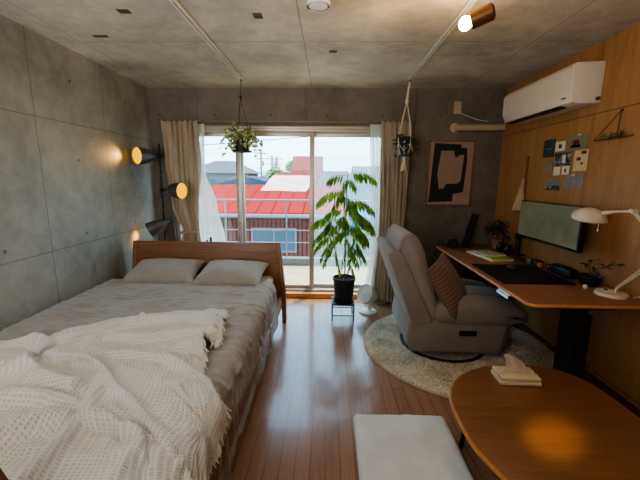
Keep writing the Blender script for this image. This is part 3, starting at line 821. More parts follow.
# ------------------------------------------------------------------ rug
RC = V((1.11, 2.78, 0)); RR = .78
rug = thing('round_rug', 'round cream shaggy rug beneath the grey recliner', 'rug', (RC.x, RC.y, 0))
MB().lathe([(RR, 0), (RR + .004, .006), (RR, .014), (RR * .5, .016), (.01, .016)], Matrix.Translation(RC), 96).build('backing', M['rug'], rug)
pb = MB(); rr = random.Random(5)
for k in range(20000):
    a = rr.uniform(0, 2 * PI); r = RR * math.sqrt(rr.random())
    x, y = RC.x + r * math.cos(a), RC.y + r * math.sin(a)
    if x > XR - .03 or y > 3.78: continue
    fl_ = mnoise.noise(V((x * 5, y * 5, 0))) * 4; L = rr.uniform(.018, .03)
    dx, dy = math.cos(fl_ + rr.uniform(-.9, .9)), math.sin(fl_ + rr.uniform(-.9, .9))
    w = rr.uniform(.0028, .0048); sx, sy = -dy * w, dx * w
    h = rr.uniform(.004, .012)
    vs = [pb.bm.verts.new(c) for c in ((x - sx, y - sy, .012), (x + sx, y + sy, .012), (x + sx + dx * L * .5, y + sy + dy * L * .5, .014 + h), (x - sx + dx * L * .5, y - sy + dy * L * .5, .014 + h), (x + dx * L, y + dy * L, .016 + h * .55))]
    pb.bm.faces.new(vs[:4]); pb.bm.faces.new((vs[3], vs[2], vs[4]))
tag(pb.build('pile', M['rug_pile'], rug, smooth=0), kind='stuff')

# ------------------------------------------------------------------ recliner
rc = thing('recliner_chair', 'grey fabric recliner armchair turned to the desk on the round rug', 'armchair', (1.0, 2.82, .02))
CY0, CY1 = 2.49, 3.17
XZ = Matrix(((1, 0, 0, 0), (0, 0, 1, 0), (0, 1, 0, 0), (0, 0, 0, 1)))    # prism poly (x,z), extruded along y
MB().tube([(1.0 + .34 * math.cos(a), 2.82 + .34 * math.sin(a), .028) for a in [2 * PI * k / 48 for k in range(48)]], .012, 8, True).build('swivel_ring', M['black_metal'], rc)
MB().lathe([(.05, .03), (.05, .09)], Matrix.Translation((1.0, 2.82, 0)), 16).box(.70, 1.30, 2.80, 2.84, .02, .04).build('swivel_post', M['black_metal'], rc)
MB().prism([(.655, .085), (1.36, .075), (1.40, .33), (.64, .36), (.615, .20)], CY0 + .01, CY1 - .01, XZ, .03, 4).build('base_body', M['chair'], rc)
# back shell with slim side panels
MB().prism([(.445, .875), (.475, .90), (.56, .87), (.82, .335), (.66, .30), (.585, .50)], CY0, CY1, XZ, .022, 4).build('back_shell', M['chair'], rc)
# back cushion: upholstered, rolling over at the top, ribbed headrest
def back_cushion():
    prof = [(.53, .88), (.54, .955), (.575, 1.01), (.625, 1.02), (.675, .985), (.71, .915), (.735, .83), (.765, .72), (.80, .60), (.845, .48), (.89, .40), (.80, .36), (.72, .48), (.63, .66), (.57, .79)]
    pr = []
    n = len(prof)
    for i in range(n):            # Catmull-Rom refinement
        p0, p1, p2, p3 = [V((*prof[(i + k) % n], 0)) for k in (-1, 0, 1, 2)]
        for q in range(5):
            t = q / 5
            pr.append(.5 * ((2 * p1) + (p2 - p0) * t + (2 * p0 - 5 * p1 + 4 * p2 - p3) * t * t + (3 * p1 - p0 - 3 * p2 + p3) * t ** 3))
    c = sum(pr, V((0, 0, 0))) / len(pr)
    rows = []; ny = 40
    for j in range(ny + 1):
        v = j / ny; y = CY0 + .025 + (CY1 - CY0 - .05) * v
        e = abs(2 * v - 1); k = 1 - .22 * max(0, (e - .80) / .20) ** 2.2
        k *= 1 - .018 * math.exp(-((v - .5) / .012) ** 2)
        row = []
        for p in pr:
            wr = 1
            if p.y > .86: wr = 1 - .010 * (1 - abs(math.sin(v * PI * 7))) ** 3 * 3
            mid = c + (p - c) * 1
            # shrink towards the spine line so that ends round off
            q = V((p.x, p.y, 0)); ax = V((.63 + (.9 - p.y) * .32, p.y, 0))
            q = ax + (q - ax) * k * wr; zz = q.y if p.y < .9 else .9 + (q.y - .9) * k * wr
            row.append((q.x, y, zz))
        rows.append(row)
    P = [[rows[j][i] for j in range(ny + 1)] for i in range(len(pr))]
    b = MB().grid(P, closed_u=True)
    for r in (rows[0], rows[-1]): b.bm.faces.new([b.bm.verts.new(p) for p in r])
    bmesh.ops.remove_doubles(b.bm, verts=b.bm.verts, dist=.0003); bmesh.ops.recalc_face_normals(b.bm, faces=b.bm.faces)
    return b
bc = back_cushion().build('back_cushion', M['chair'], rc, smooth=70)
# piping seam along the near edge of the back cushion
MB().tube([(.535, CY0 + .03, .89), (.56, CY0 + .032, .985), (.62, CY0 + .035, 1.012), (.68, CY0 + .032, .965), (.72, CY0 + .03, .87), (.76, CY0 + .03, .72), (.83, CY0 + .03, .50)], .0045, 6).build('piping', M['chair'], bc)
# seat cushion and arm pads
def puff(x0, x1, y0, y1, z0, z1, r, crown=.02, n=14):
    t = MB(); t.box(x0, x1, y0, y1, z0, z1)
    bmesh.ops.subdivide_edges(t.bm, edges=t.bm.edges[:], cuts=n, use_grid_fill=True)
    cx, cy, cz = (x0 + x1) / 2, (y0 + y1) / 2, (z0 + z1) / 2; hx, hy, hz = (x1 - x0) / 2, (y1 - y0) / 2, (z1 - z0) / 2
    for v in t.bm.verts:
        q = V((v.co.x - cx, v.co.y - cy, v.co.z - cz))
        i = V((max(-hx + r, min(hx - r, q.x)), max(-hy + r, min(hy - r, q.y)), max(-hz + r, min(hz - r, q.z))))
        d = q - i
        if d.length > 1e-6: q = i + d.normalized() * r
        k = (1 - (q.x / hx) ** 2) * (1 - (q.y / hy) ** 2)
        q.z += math.copysign(crown * max(0, k), q.z) + .004 * mnoise.noise(V((q.x * 8, q.y * 8, cz * 9)))
        v.co = V((cx, cy, cz)) + q
    return t
puff(.80, 1.50, 2.69, 2.97, .33, .485, .05, .035).build('seat_cushion', M['chair_top'], rc, smooth=70)
MB().prism([(1.36, .10), (1.42, .12), (1.455, .34), (1.38, .34)], 2.56, 3.10, XZ, .012).build('front_panel', M['chair'], rc)
for y0, y1 in ((2.475, 2.70), (2.96, 3.185)):
    ap = puff(.83, 1.54, y0, y1, .325, .49, .06, .03)
    for v in ap.bm.verts:
        if v.co.x > 1.25:
            k = (v.co.x - 1.25) / .28; v.co.z = v.co.z - .05 * k * k if v.co.z > .40 else v.co.z + .02 * k
    ap.build('arm_pad', M['chair'], rc, smooth=70)
MB().box(1.02, 1.15, CY0 - .001, CY0 + .02, .235, .275, .004).build('recline_button_panel', M['black_plastic'], rc)
kpm = Matrix.Translation((.965, 2.66, .595)) @ Matrix.Rotation(A(-38), 4, 'Z') @ Matrix.Rotation(A(60), 4, 'Y') @ Matrix.Rotation(A(10), 4, 'Z')
kb = MB().pillow(.44, .44, .15, Matrix.Identity(4), 28, 2.6, .07)
ko = kb.build('throw_pillow', M['knit'], None, smooth=80)
ko.matrix_world = kpm
tag(ko, 'brown striped knitted throw pillow leaning on the recliner back', 'throw pillow')

# ------------------------------------------------------------------ desk
DZ = .72
dk = thing('standing_desk', 'long brown wooden standing desk with black legs along the right wall', 'desk', (1.52, 2.77, 0))
def rr_poly(x0, x1, y0, y1, r, corners=(1, 1, 1, 1), n=6):
    pts = []
    for (cx, cy, a0, on) in ((x0 + r, y0 + r, PI, corners[0]), (x1 - r, y0 + r, 1.5 * PI, corners[1]), (x1 - r, y1 - r, 0, corners[2]), (x0 + r, y1 - r, .5 * PI, corners[3])):
        for k in range(n + 1):
            a = a0 + PI / 2 * k / n; pts.append((cx + r * math.cos(a), cy + r * math.sin(a)))
    return pts
MB().prism(rr_poly(1.165, 1.885, 1.905, 3.68, .05), DZ - .024, DZ, None, .002, 2).build('desktop', M['desk_wood'], dk)
MB().tube([(x, y, DZ - .012) for x, y in rr_poly(1.166, 1.884, 1.906, 3.679, .05)], .011, 6, True).build('edge_band', M['desk_edge'], dk)
for y in (2.02, 3.57):
    lg = MB().box(1.475, 1.565, y - .075, y + .075, .03, .64, .006).build('leg', M['black_metal'], dk)
    MB().box(1.490, 1.55, y - .055, y + .055, .60, DZ - .024, .004).build('inner_column', M['black_metal'], lg)
    MB().box(1.22, 1.85, y - .035, y + .035, .0, .035, .008).build('foot', M['black_metal'], dk)
    MB().prism([(1.24, DZ - .025), (1.82, DZ - .025), (1.72, DZ - .065), (1.34, DZ - .065)], y - .03, y + .03, XZ, .004).build('bracket', M['black_metal'], dk)
MB().box(1.47, 1.57, 2.02, 3.57, DZ - .065, DZ - .026, .004).build('crossbeam', M['black_metal'], dk)
hc = MB().box(1.150, 1.205, 2.10, 2.27, DZ - .052, DZ - .026, .004).build('height_controller', M['black_plastic'], dk)
MB().box(1.146, 1.150, 2.115, 2.255, DZ - .047, DZ - .030, .001).box(1.152, 1.18, 2.115, 2.255, DZ - .0255, DZ - .0235).build('display_strip', M['controller'], hc)

tag(MB().prism(rr_poly(1.20, 1.70, 2.285, 2.83, .015), DZ, DZ + .004).build('desk_mat', M['black_plastic'], None), 'black desk mat in front of the monitor', 'desk mat')
ms = thing('computer_mouse', 'small dark mouse on the far part of the black desk mat', 'mouse', (1.47, 2.70, DZ + .004))
MB().ell((1.47, 2.70, DZ + .012), (.031, .05, .022)).build('shell', M['dark_grey'], ms)
MB().box(1.467, 1.473, 2.725, 2.742, DZ + .026, DZ + .034, .002).build('wheel', M['black_plastic'], ms)

mo = thing('monitor', 'wide thin black monitor with grey-green screen held off the right wall', 'monitor', (1.74, 2.75, DZ))
MB().box(1.722, 1.757, 2.355, 3.125, .925, 1.245, .006).build('housing', M['black_plastic'], mo)
MB().box(1.7195, 1.7215, 2.372, 3.115, .945, 1.238).build('screen', M['display'], mo, smooth=0)
MB().box(1.757, 1.80, 2.65, 2.82, 1.0, 1.16, .01).build('back_plate', M['black_plastic'], mo)
ma = MB().box(1.755, 1.845, 3.17, 3.30, DZ, DZ + .012, .003).tube([(1.80, 3.235, DZ + .01), (1.80, 3.235, .92)], .022, 12)
ma.tube([(1.80, 3.235, .90), (1.825, 3.0, .93), (1.80, 2.74, 1.06)], .02, 10).ell((1.80, 3.235, .90), (.032, .032, .04))
ma.build('monitor_arm', M['black_metal'], mo)

# headphones-like dark stand by the arm base
hs = thing('headphones', 'black headphones standing on the desk beside the potted plant', 'headphones', (1.70, 3.30, DZ))
arc = [(1.69 + .015 * math.sin(a), 3.26 + .075 * math.cos(a), DZ + .075 + .095 * math.sin(a)) for a in [PI * k / 14 for k in range(15)]]
MB().tube(arc, .010, 8).build('headband', M['black_plastic'], hs)
for s in (-1, 1): MB().ell((1.69, 3.26 + s * .075, DZ + .052), (.045, .022, .052)).build('ear_cup', M['black_plastic'], hs)

# plant by the corner
mp = thing('potted_plant', 'small bushy dark plant in a pinkish clay pot at the far end of the desk', 'potted plant', (1.74, 3.52, DZ))
MB().lathe([(.048, DZ), (.052, DZ + .004), (.066, DZ + .105), (.060, DZ + .105), (.058, DZ + .09)], Matrix.Translation((1.74, 3.52, 0)), 28).build('pot', M['pot_pink'], mp)
MB().lathe([(.058, DZ + .088), (.004, DZ + .095)], Matrix.Translation((1.74, 3.52, 0)), 20).build('soil', M['soil'], mp)
fo = MB()
for k in range(200):
    a = rl.uniform(0, 2 * PI); e = rl.uniform(-.3, 1.4); r = rl.uniform(.03, .12)
    p = V((1.725 + r * math.cos(a) * math.cos(e), 3.52 + 1.15 * r * math.sin(a) * math.cos(e), DZ + .19 + r * 1.0 * math.sin(e)))
    if p.x > 1.87: continue
    d = V((math.cos(a), math.sin(a), rl.uniform(-.6, .5)))
    fo.leaf(p, d, (0, 0, 1), .045, .028, .1, .3)
for k in range(9):
    a = k * .7; fo.tube(bez((1.74, 3.52, DZ + .09), (1.74, 3.52, DZ + .14), (1.73 + .05 * math.cos(a), 3.52 + .06 * math.sin(a), DZ + .22), 4), .003, 5)
fo.build('foliage', M['leaf_dark'], mp, smooth=60)

# tall slim black device and dark camera-like blob
td = thing('slim_speaker', 'tall slim black device leaning upright at the back end of the desk', 'speaker', (1.45, 3.60, DZ))
MB().box(-.02, .02, -.05, .05, .01, .36, .006, 2, Matrix.Translation((1.445, 3.60, DZ)) @ Matrix.Rotation(A(14), 4, 'Y')).build('body', M['black_plastic'], td)
MB().box(1.39, 1.50, 3.54, 3.66, DZ, DZ + .016, .004).build('base', M['black_plastic'], td)
cm = thing('small_camera', 'small black camera lying beside the slim upright device', 'camera', (1.31, 3.58, DZ))
MB().box(1.26, 1.36, 3.55, 3.60, DZ, DZ + .07, .008).box(1.29, 1.33, 3.56, 3.59, DZ + .068, DZ + .085, .004).build('body', M['black_plastic'], cm)
MB().lathe([(.03, 0), (.03, .045), (.024, .05), (.022, .03)], aim((1.31, 3.551, DZ + .035), (0, -1, 0)), 24).build('lens', M['dark_grey'], cm)
tag(MB().tube([(1.25, 3.62, DZ + .004), (1.22, 3.64, DZ + .05), (1.19, 3.63, DZ + .06), (1.176, 3.655, DZ + .02), (1.172, 3.66, DZ - .0), (1.15, 3.70, DZ - .2), (1.15, 3.72, .02)], .0035, 6).build('cable', M['black_plastic'], None), 'thin black cable looping over the back corner of the desk', 'cable')

# magazines
def mag(x, y, z, w, d, h, rot, mat, label, edge=None):
    t = thing('magazine', label, 'magazine', (x, y, z), A(rot), 'magazines on the desk')
    MB().box(-w / 2, w / 2, -d / 2, d / 2, 0.001, h - .001).build('pages', M['paper'], t, world=False, smooth=0)
    MB().box(-w / 2 - .002, w / 2 + .002, -d / 2 - .002, d / 2 + .002, h - .002, h, .0005).box(-w / 2 - .002, w / 2 + .002, -d / 2 - .002, d / 2 + .002, 0, .0015).build('cover', mat, t, world=False, smooth=0)
mag(1.49, 3.15, DZ, .19, .42, .012, 8, M['paper'], 'white magazine at the bottom of the desk stack')
mag(1.51, 3.04, DZ + .012, .19, .22, .012, 6, M['green_paper'], 'lime green booklet lying on the white magazine')
mag(1.50, 3.16, DZ + .024, .17, .23, .01, 14, photo_mat('magazine_cover', [rgb(120, 100, 80), rgb(206, 196, 176), rgb(150, 120, 90)], 12, 3), 'beige patterned magazine on top of the desk stack')

# row of small things along the wall side of the desk
tag(MB().tube([(1.68, 3.06, DZ + .012), (1.70, 3.0, DZ + .02), (1.72, 2.95, DZ + .012), (1.69, 2.90, DZ + .012), (1.67, 2.96, DZ + .03), (1.70, 3.04, DZ + .02)], .010, 8, True).build('cable_coil', M['black_plastic'], None), 'small coil of black cable under the far edge of the monitor', 'cable')
tag(MB().box(1.70, 1.75, 2.855, 2.91, DZ, DZ + .045, .005).build('small_box', photo_mat('mauve_card', [rgb(110, 84, 84), rgb(140, 110, 106)], 20), None), 'small mauve box on the desk beneath the monitor', 'box')
tag(MB().box(1.70, 1.76, 2.755, 2.85, DZ, DZ + .05, .006).build('small_case', M['black_plastic'], None), 'small black case on the desk next to the mauve box', 'case')
tag(MB().ell((1.71, 2.72, DZ + .026), (.026, .026, .026)).build('ball', M['brown_ball'], None), 'small terracotta ball under the monitor', 'ball', 'balls under the monitor')
tag(MB().ell((1.745, 2.675, DZ + .026), (.026, .026, .026)).build('ball', M['dark_grey'], None), 'small dark ball behind the terracotta ball', 'ball', 'balls under the monitor')
spk = thing('bluetooth_speaker', 'oblong black fabric speaker on the desk below the monitor corner', 'speaker', (1.76, 2.50, DZ))
MB().box(1.715, 1.79, 2.40, 2.615, DZ, DZ + .075, .018, 4).build('body', M['black_plastic'], spk)
MB().box(1.725, 1.78, 2.46, 2.56, DZ + .0745, DZ + .0765, .0005).build('button_strip', M['dark_grey'], spk)

# bonsai in dark bowl
bo = thing('bonsai', 'small leafy plant in a dark blue bowl between speaker and desk lamp', 'potted plant', (1.775, 2.285, DZ))
MB().lathe([(.045, DZ), (.055, DZ + .006), (.068, DZ + .05), (.070, DZ + .07), (.064, DZ + .07), (.060, DZ + .055)], Matrix.Translation((1.775, 2.285, 0)), 32).build('bowl', M['pot_blue'], bo)
MB().lathe([(.062, DZ + .054), (.03, DZ + .064), (.004, DZ + .068)], Matrix.Translation((1.775, 2.285, 0)), 20).build('soil', M['soil'], bo)
fo = MB(); twigs = [bez((1.775, 2.285, DZ + .06), (1.77, 2.29, DZ + .12), (1.78, 2.31, DZ + .15), 5), bez((1.775, 2.285, DZ + .08), (1.77, 2.24, DZ + .14), (1.79, 2.17, DZ + .155), 6), bez((1.78, 2.20, DZ + .14), (1.79, 2.13, DZ + .19), (1.79, 2.09, DZ + .185), 5)]
tw = MB()
for t_ in twigs: tw.tube(t_, .0032, 6)
tw.build('twigs', M['stem'], bo)
for c_, n_, r_ in (((1.775, 2.31, DZ + .15), 16, .045), ((1.77, 2.27, DZ + .11), 8, .035), ((1.79, 2.19, DZ + .15), 7, .03), ((1.79, 2.10, DZ + .185), 6, .025)):
    for k in range(n_):
        a = rl.uniform(0, 2 * PI); d = V((math.cos(a), math.sin(a), rl.uniform(-.3, .7)))
        fo.leaf(V(c_) + d * r_ * rl.uniform(.1, .7), d, (0, 0, 1), .036, .022, .1, .2)
fo.build('foliage', M['leaf_dark'], bo, smooth=60)
tag(MB().lathe([(.012, DZ), (.014, DZ + .004), (.013, DZ + .022), (.004, DZ + .026)], Matrix.Translation((1.70, 2.215, 0)), 16).build('glass_dish', M['white_plastic'], None), 'tiny pale lidded jar in front of the bonsai bowl', 'jar')

# desk lamp
dl = thing('desk_lamp', 'cream metal swing-arm desk lamp with domed shade on the desk', 'desk lamp', (1.765, 2.075, DZ))
MB().lathe([(.086, DZ), (.088, DZ + .008), (.082, DZ + .02), (.03, DZ + .028), (.012, DZ + .034)], Matrix.Translation((1.765, 2.085, 0)), 40).build('base', M['cream_paint'], dl)
MB().box(1.735, 1.75, 2.09, 2.11, DZ + .024, DZ + .034, .003).build('switch', M['dark_grey'], dl)
EL = V((1.765, 1.78, 1.06))
MB().tube([(1.775, 2.075, DZ + .03), (1.772, 2.06, DZ + .06), tuple(EL + V((0, .015, 0)))], .006, 8).build('lower_rod', M['cream_paint'], dl)
MB().tube([(1.758, 2.05, DZ + .03), (1.755, 2.035, DZ + .06), tuple(EL + V((-.015, -.01, -.02)))], .006, 8).build('lower_rod', M['cream_paint'], dl)
MB().lathe([(.018, -.016), (.018, .016)], aim(EL, (1, 0, 0)), 16).build('elbow_knob', M['cream_paint'], dl)
JT = V((1.68, 1.925, 1.255))
MB().tube([tuple(EL), tuple(JT)], .006, 8).build('upper_rod', M['cream_paint'], dl)
MB().tube([tuple(EL + V((.0, .03, .02))), tuple(JT + V((0, .03, .01)))], .006, 8).build('upper_rod', M['cream_paint'], dl)
MB().lathe([(.011, -.016), (.011, .016)], aim(JT, (1, 0, 0)), 16).build('joint_knob', M['cream_paint'], dl)
MB().tube([tuple(JT), (1.665, 2.02, 1.245), (1.66, 2.11, 1.228)], [.008, .008, .014], 10).build('neck', M['cream_paint'], dl)
shm = Matrix.Translation((1.645, 2.20, 1.178)) @ Matrix.Rotation(A(10), 4, 'X')
dom = [(.094 * math.cos(t), .094 * .78 * math.sin(t)) for t in [PI / 2 * k / 14 for k in range(15)]]
dsh = MB().lathe([(r * .96, z * .95) for r, z in dom[::-1]] + dom if 0 else dom[:-1] + [(.002, .0735)], shm, 40, False, True).build('lamp_shade', M['cream_paint'], dl, solidify=.003)
MB().ell((0, 0, .035), (.028, .028, .035), 16, 10, shm).build('bulb', M['lens'], dsh)
MB().tube([(1.645, 2.115, 1.20), (1.645, 2.113, 1.125)], .0018, 5).ell((1.645, 2.113, 1.122), (.005, .005, .008)).build('pull_chain', M['white_metal'], dsh)
# lamp lead
MB().tube([(1.845, 2.02, DZ + .006), (1.86, 1.98, DZ + .03), (1.872, 1.95, DZ + .05), (1.878, 1.90, DZ + .03), (1.89, 1.86, DZ - .1), (1.892, 1.84, .2)], .004, 6).build('power_cord', M['white_plastic'], dl)

# ------------------------------------------------------------------ right wall items
ac = thing('air_conditioner', 'white wall-mounted air conditioner high on the wooden wall', 'air conditioner', (1.80, 3.06, 1.95))
MB().prism([(1.90, 1.955), (1.75, 1.952), (1.70, 1.965), (1.678, 2.02), (1.682, 2.20), (1.70, 2.225), (1.90, 2.235)], 2.585, 3.53, XZ, .008, 3).build('body', M['ac_white'], ac)
MB().prism([(1.674, 2.025), (1.672, 2.19), (1.690, 2.215), (1.694, 2.20), (1.684, 2.18), (1.684, 2.03)], 2.590, 3.525, XZ).build('front_panel', M['ac_white'], ac)
MB().prism([(1.676, 2.018), (1.698, 1.962), (1.712, 1.962), (1.69, 2.02)], 2.60, 3.515, XZ, .002).build('louvre', M['ac_white'], ac)
MB().prism([(1.703, 1.959), (1.70, 1.953), (1.755, 1.946), (1.76, 1.954)], 2.72, 3.48, XZ).build('air_slot', M['black_plastic'], ac)
MB().box(1.6815, 1.6835, 2.63, 2.68, 1.995, 2.006).build('indicator', M['dark_grey'], ac)
MB().lathe([(.012, 0), (.012, .02)], aim((1.868, 2.586, 1.985), (0, -1, 0)), 14).build('screw_cap', M['stem'], ac)
pd = thing('pipe_cover', 'cream round pipe duct from back wall to air conditioner', 'pipe', (1.6, 3.89, 1.97))
MB().tube([(1.365, 3.91, 1.972), (1.40, 3.905, 1.972), (1.80, 3.905, 1.975), (1.88, 3.89, 1.98)], .036, 16).build('duct', M['beige_plastic'], pd)
MB().lathe([(.052, -.02), (.054, .0), (.052, .022), (.036, .028)], aim((1.365, 3.935, 1.972), (0, -1, 0)), 24).build('flange', M['beige_plastic'], pd)
ol = thing('wall_outlet', 'beige power outlet plate above the pipe on the back wall', 'outlet', (1.39, 3.945, 2.19))
MB().box(1.345, 1.425, 3.936, 3.95, 2.12, 2.25, .004).build('plate', M['beige_plastic'], ol)
for z in (2.16, 2.21): MB().box(1.365, 1.405, 3.932, 3.938, z - .015, z + .015, .003).build('socket', M['beige_plastic'], ol)
MB().tube([(1.395, 3.925, 2.15), (1.43, 3.92, 2.115), (1.52, 3.925, 2.085), (1.60, 3.93, 2.06), (1.72, 3.93, 2.04)], .004, 6).build('power_cord', M['white_plastic'], ac)

# framed print
fp = thing('framed_picture', 'framed dark abstract print on beige paper on the back wall', 'picture', (1.35, 3.94, 1.13))
fx0, fx1, fz0, fz1 = 1.10, 1.605, 1.125, 1.845
fm_ = MB()
fm_.box(fx0, fx0 + .018, 3.922, 3.949, fz0, fz1, .002).box(fx1 - .018, fx1, 3.922, 3.949, fz0, fz1, .002).box(fx0, fx1, 3.922, 3.949, fz0, fz0 + .018, .002).box(fx0, fx1, 3.922, 3.949, fz1 - .018, fz1, .002)
fm_.build('frame', M['frame_wood'], fp)
MB().box(fx0 + .015, fx1 - .015, 3.938, 3.944, fz0 + .015, fz1 - .015).build('mount', plain('print_paper', rgb(166, 138, 122), .6, 0, .05), fp, smooth=0)
def art(poly, y0, y1, mat, name):
    # poly in picture fractions (0..1, 0..1 from the top left)
    q = [(fx0 + .018 + u * (fx1 - fx0 - .036), fz1 - .018 - v * (fz1 - fz0 - .036)) for u, v in poly]
    MB().prism(q, y0, y1, XZ).build(name, mat, fp, smooth=0)
ink = plain('print_ink', rgb(30, 34, 36), .6, 0, .15)
art([(.10, .02), (.72, .04), (.72, .09), (.86, .10), (.88, .30), (.84, .80), (.60, .83), (.60, .95), (.02, .97), (.04, .86)], 3.936, 3.9375, ink, 'dark_shape')
art([(.26, .14), (.56, .14), (.58, .22), (.63, .25), (.68, .21), (.80, .20), (.76, .62), (.70, .66), (.42, .67), (.38, .74), (.26, .75), (.20, .50)], 3.934, 3.9358, plain('print_light', rgb(156, 130, 114), .6, 0, .05), 'light_shape')
for u, v in ((.5, .23),): pass

# cards and photographs pinned to the wood
G = 'cards and photos on the wooden wall'
def card(y, z, w, h, mat, label, rot=0, extra=None):
    t = thing('photo_card', label, 'photo', (1.898, y, z), 0, G)
    Rm = Matrix.Translation((1.8965, y, z)) @ Matrix.Rotation(A(rot), 4, 'X')
    MB().box(-.001, .001, -w / 2, w / 2, -h / 2, h / 2, 0, 2, Rm).build('sheet', mat, t, smooth=0)
    if extra:
        for (u0, u1, v0, v1, m, nm) in extra:      # fractions, u from far (left in view) to near
            MB().box(-.0017, -.001, w / 2 - u1 * w, w / 2 - u0 * w, h / 2 - v1 * h, h / 2 - v0 * h, 0, 2, Rm).build(nm, m, t, smooth=0)
dk1 = photo_mat('photo_dark_blue', [rgb(24, 28, 38), rgb(70, 78, 92), rgb(30, 32, 40)], 22, 1)
dk2 = photo_mat('photo_mono', [rgb(20, 22, 28), rgb(60, 64, 72), rgb(170, 168, 160)], 26, 4)
grn = plain('photo_sage', rgb(132, 134, 108), .5, 0, .06); crm = plain('card_cream', rgb(214, 190, 150), .6, 0, .04)
red = plain('print_crimson', rgb(120, 28, 40), .5); gry = photo_mat('photo_grey', [rgb(120, 118, 116), rgb(160, 156, 150)], 14, 6)
blk = plain('print_black', rgb(30, 28, 30), .5); wht = M['paper']
card(3.10, 1.69, .15, .15, dk1, 'dark blue portrait photo at the top left of the wall cards', 0, [(.2, .8, .5, .56, gry, 'pale_band')])
card(2.955, 1.695, .12, .078, wht, 'small white card between the dark photo and the sage card', 0, [(.35, .65, .3, .7, dk1, 'motif')])
card(2.765, 1.71, .22, .115, grn, 'sage green card with a dark red figure, top right of the group', 0, [(.30, .62, .35, .82, red, 'red_figure'), (.2, .7, .68, .85, blk, 'dark_figure'), (.5, .66, 0, .08, wht, 'tape')])
card(2.91, 1.59, .20, .105, dk2, 'large black and white photo in the middle of the group', 0, [(.5, .7, .2, .8, wht, 'white_patch')])
card(2.70, 1.57, .145, .155, crm, 'tall cream card with small red marks at the right of the group', 0, [(.5, .85, .05, .2, red, 'red_mark'), (.2, .5, .35, .5, red, 'scattered_mark'), (.55, .7, .6, .7, blk, 'dark_mark')])
card(3.07, 1.53, .07, .10, gry, 'narrow grey photo at the left edge of the group')
card(2.96, 1.495, .08, .07, wht, 'small blank white card below the black and white photo')
card(2.855, 1.50, .085, .07, wht, 'small white card with a black mark, right of the blank one', 0, [(.4, .6, .3, .75, blk, 'black_mark')])
card(2.99, 1.385, .19, .095, gry, 'two-tone landscape photo at the lower left of the group', 0, [(0, 1, .6, 1, dk2, 'dark_foreground')])
card(2.75, 1.415, .21, .105, gry, 'plain grey sheet at the lower right of the group', 0, [(.4, .55, 0, .1, wht, 'tape')])

# air plant hanger
tw_ = thing('hanging_planter', 'dried twig bundle hanging from a nail by two strings on the wooden wall', 'wall decoration', (1.885, 2.41, 1.70))
MB().tube([(1.898, 2.377, 1.872), (1.882, 2.377, 1.874)], .005, 8).build('nail', M['black_metal'], tw_)
MB().tube([(1.885, 2.377, 1.87), (1.885, 2.575, 1.705)], .0022, 5).tube([(1.885, 2.377, 1.87), (1.885, 2.385, 1.70)], .0028, 5).build('string', M['cord'], tw_)
MB().tube([(1.885, 2.58, 1.70), (1.886, 2.40, 1.697), (1.887, 2.26, 1.702)], .005, 6).build('stick', M['rust_wood'], tw_)
fo = MB()
for k in range(46):
    yy = rl.uniform(2.33, 2.50); a = rl.uniform(-1, 1)
    fo.leaf((1.882, yy, 1.70), (rl.uniform(-.5, .0), a, rl.uniform(-.1, .7)), (-1, 0, .3), rl.uniform(.03, .055), .012, .1, .2)
fo.build('dried_leaves', M['leaf_dry'], tw_, smooth=0)

# white cloth with cord on the wall behind the monitor
wc = thing('hanging_cloth_bag', 'white cloth bag hanging by a brown cord beside the monitor', 'wall decoration', (1.88, 3.42, 1.12))
MB().tube([(1.898, 3.39, 1.635), (1.884, 3.39, 1.637)], .005, 8).build('nail', M['black_metal'], wc)
MB().tube([(1.887, 3.39, 1.635), (1.885, 3.405, 1.43), (1.884, 3.40, 1.40)], .004, 6).tube([(1.887, 3.39, 1.635), (1.88, 3.385, 1.40), (1.878, 3.375, 1.30), (1.88, 3.385, 1.16)], .006, 6).build('cord', M['rust_wood'], wc)
P = []
for i in range(25):
    u = i / 24; row = []
    for j in range(25):
        v = j / 24; w = .012 + .085 * v ** .9
        y = 3.405 + .045 * v + (u - .5) * 2 * w; z = 1.43 - .30 * v - .02 * u * v
        row.append((1.878 - .012 * v * math.sin(u * 14) ** 2 - .01 * math.sin(u * PI), y, z))
    P.append(row)
MB().grid(P).build('cloth', M['bag_linen'], wc, solidify=.003)

# ------------------------------------------------------------------ ceiling: rails, spots
def rail(x, label):
    t = thing('lighting_track', label, 'lighting rail', (x, 1.0, ZC), 0, 'ceiling lighting tracks')
    MB().box(x - .017, x - .006, -1.2, 3.50, ZC - .022, ZC, .001).box(x + .006, x + .017, -1.2, 3.50, ZC - .022, ZC, .001).box(x - .017, x + .017, -1.2, 3.50, ZC - .006, ZC).build('track', M['white_metal'], t)
    MB().box(x - .019, x + .019, 3.50, 3.53, ZC - .024, ZC, .003).build('end_cap', M['white_metal'], t)
    MB().tube([(x, 3.515, ZC - .024), (x, 3.515, ZC - .045)], .006, 8).build('hook', M['black_metal'], t)
rail(-.86, 'white ceiling lighting track on the left, a plant hanging from its end')
rail(.765, 'white ceiling lighting track on the right, a spotlight clipped on it')
sl = thing('track_spotlight', 'lit bronze spotlight clipped to the right ceiling track', 'spotlight', (.765, 1.86, ZC - .02))
MB().box(.745, .785, 1.82, 1.90, ZC - .048, ZC - .02, .004).build('track_adapter', M['white_metal'], sl)
MB().tube([(.765, 1.86, ZC - .045), (.765, 1.87, ZC - .12), (.745, 1.885, ZC - .165)], .006, 8).build('bracket', M['white_metal'], sl)
sdir = V((-.80, .35, -.25)).normalized(); sback = V((.80, 1.87, 2.235))
scan = MB().lathe([(.03, 0), (.04, .01), (.042, .11), (.038, .11), (.036, .03)], aim(sback, sdir), 28, True, True).build('lamp_can', M['copper'], sl)
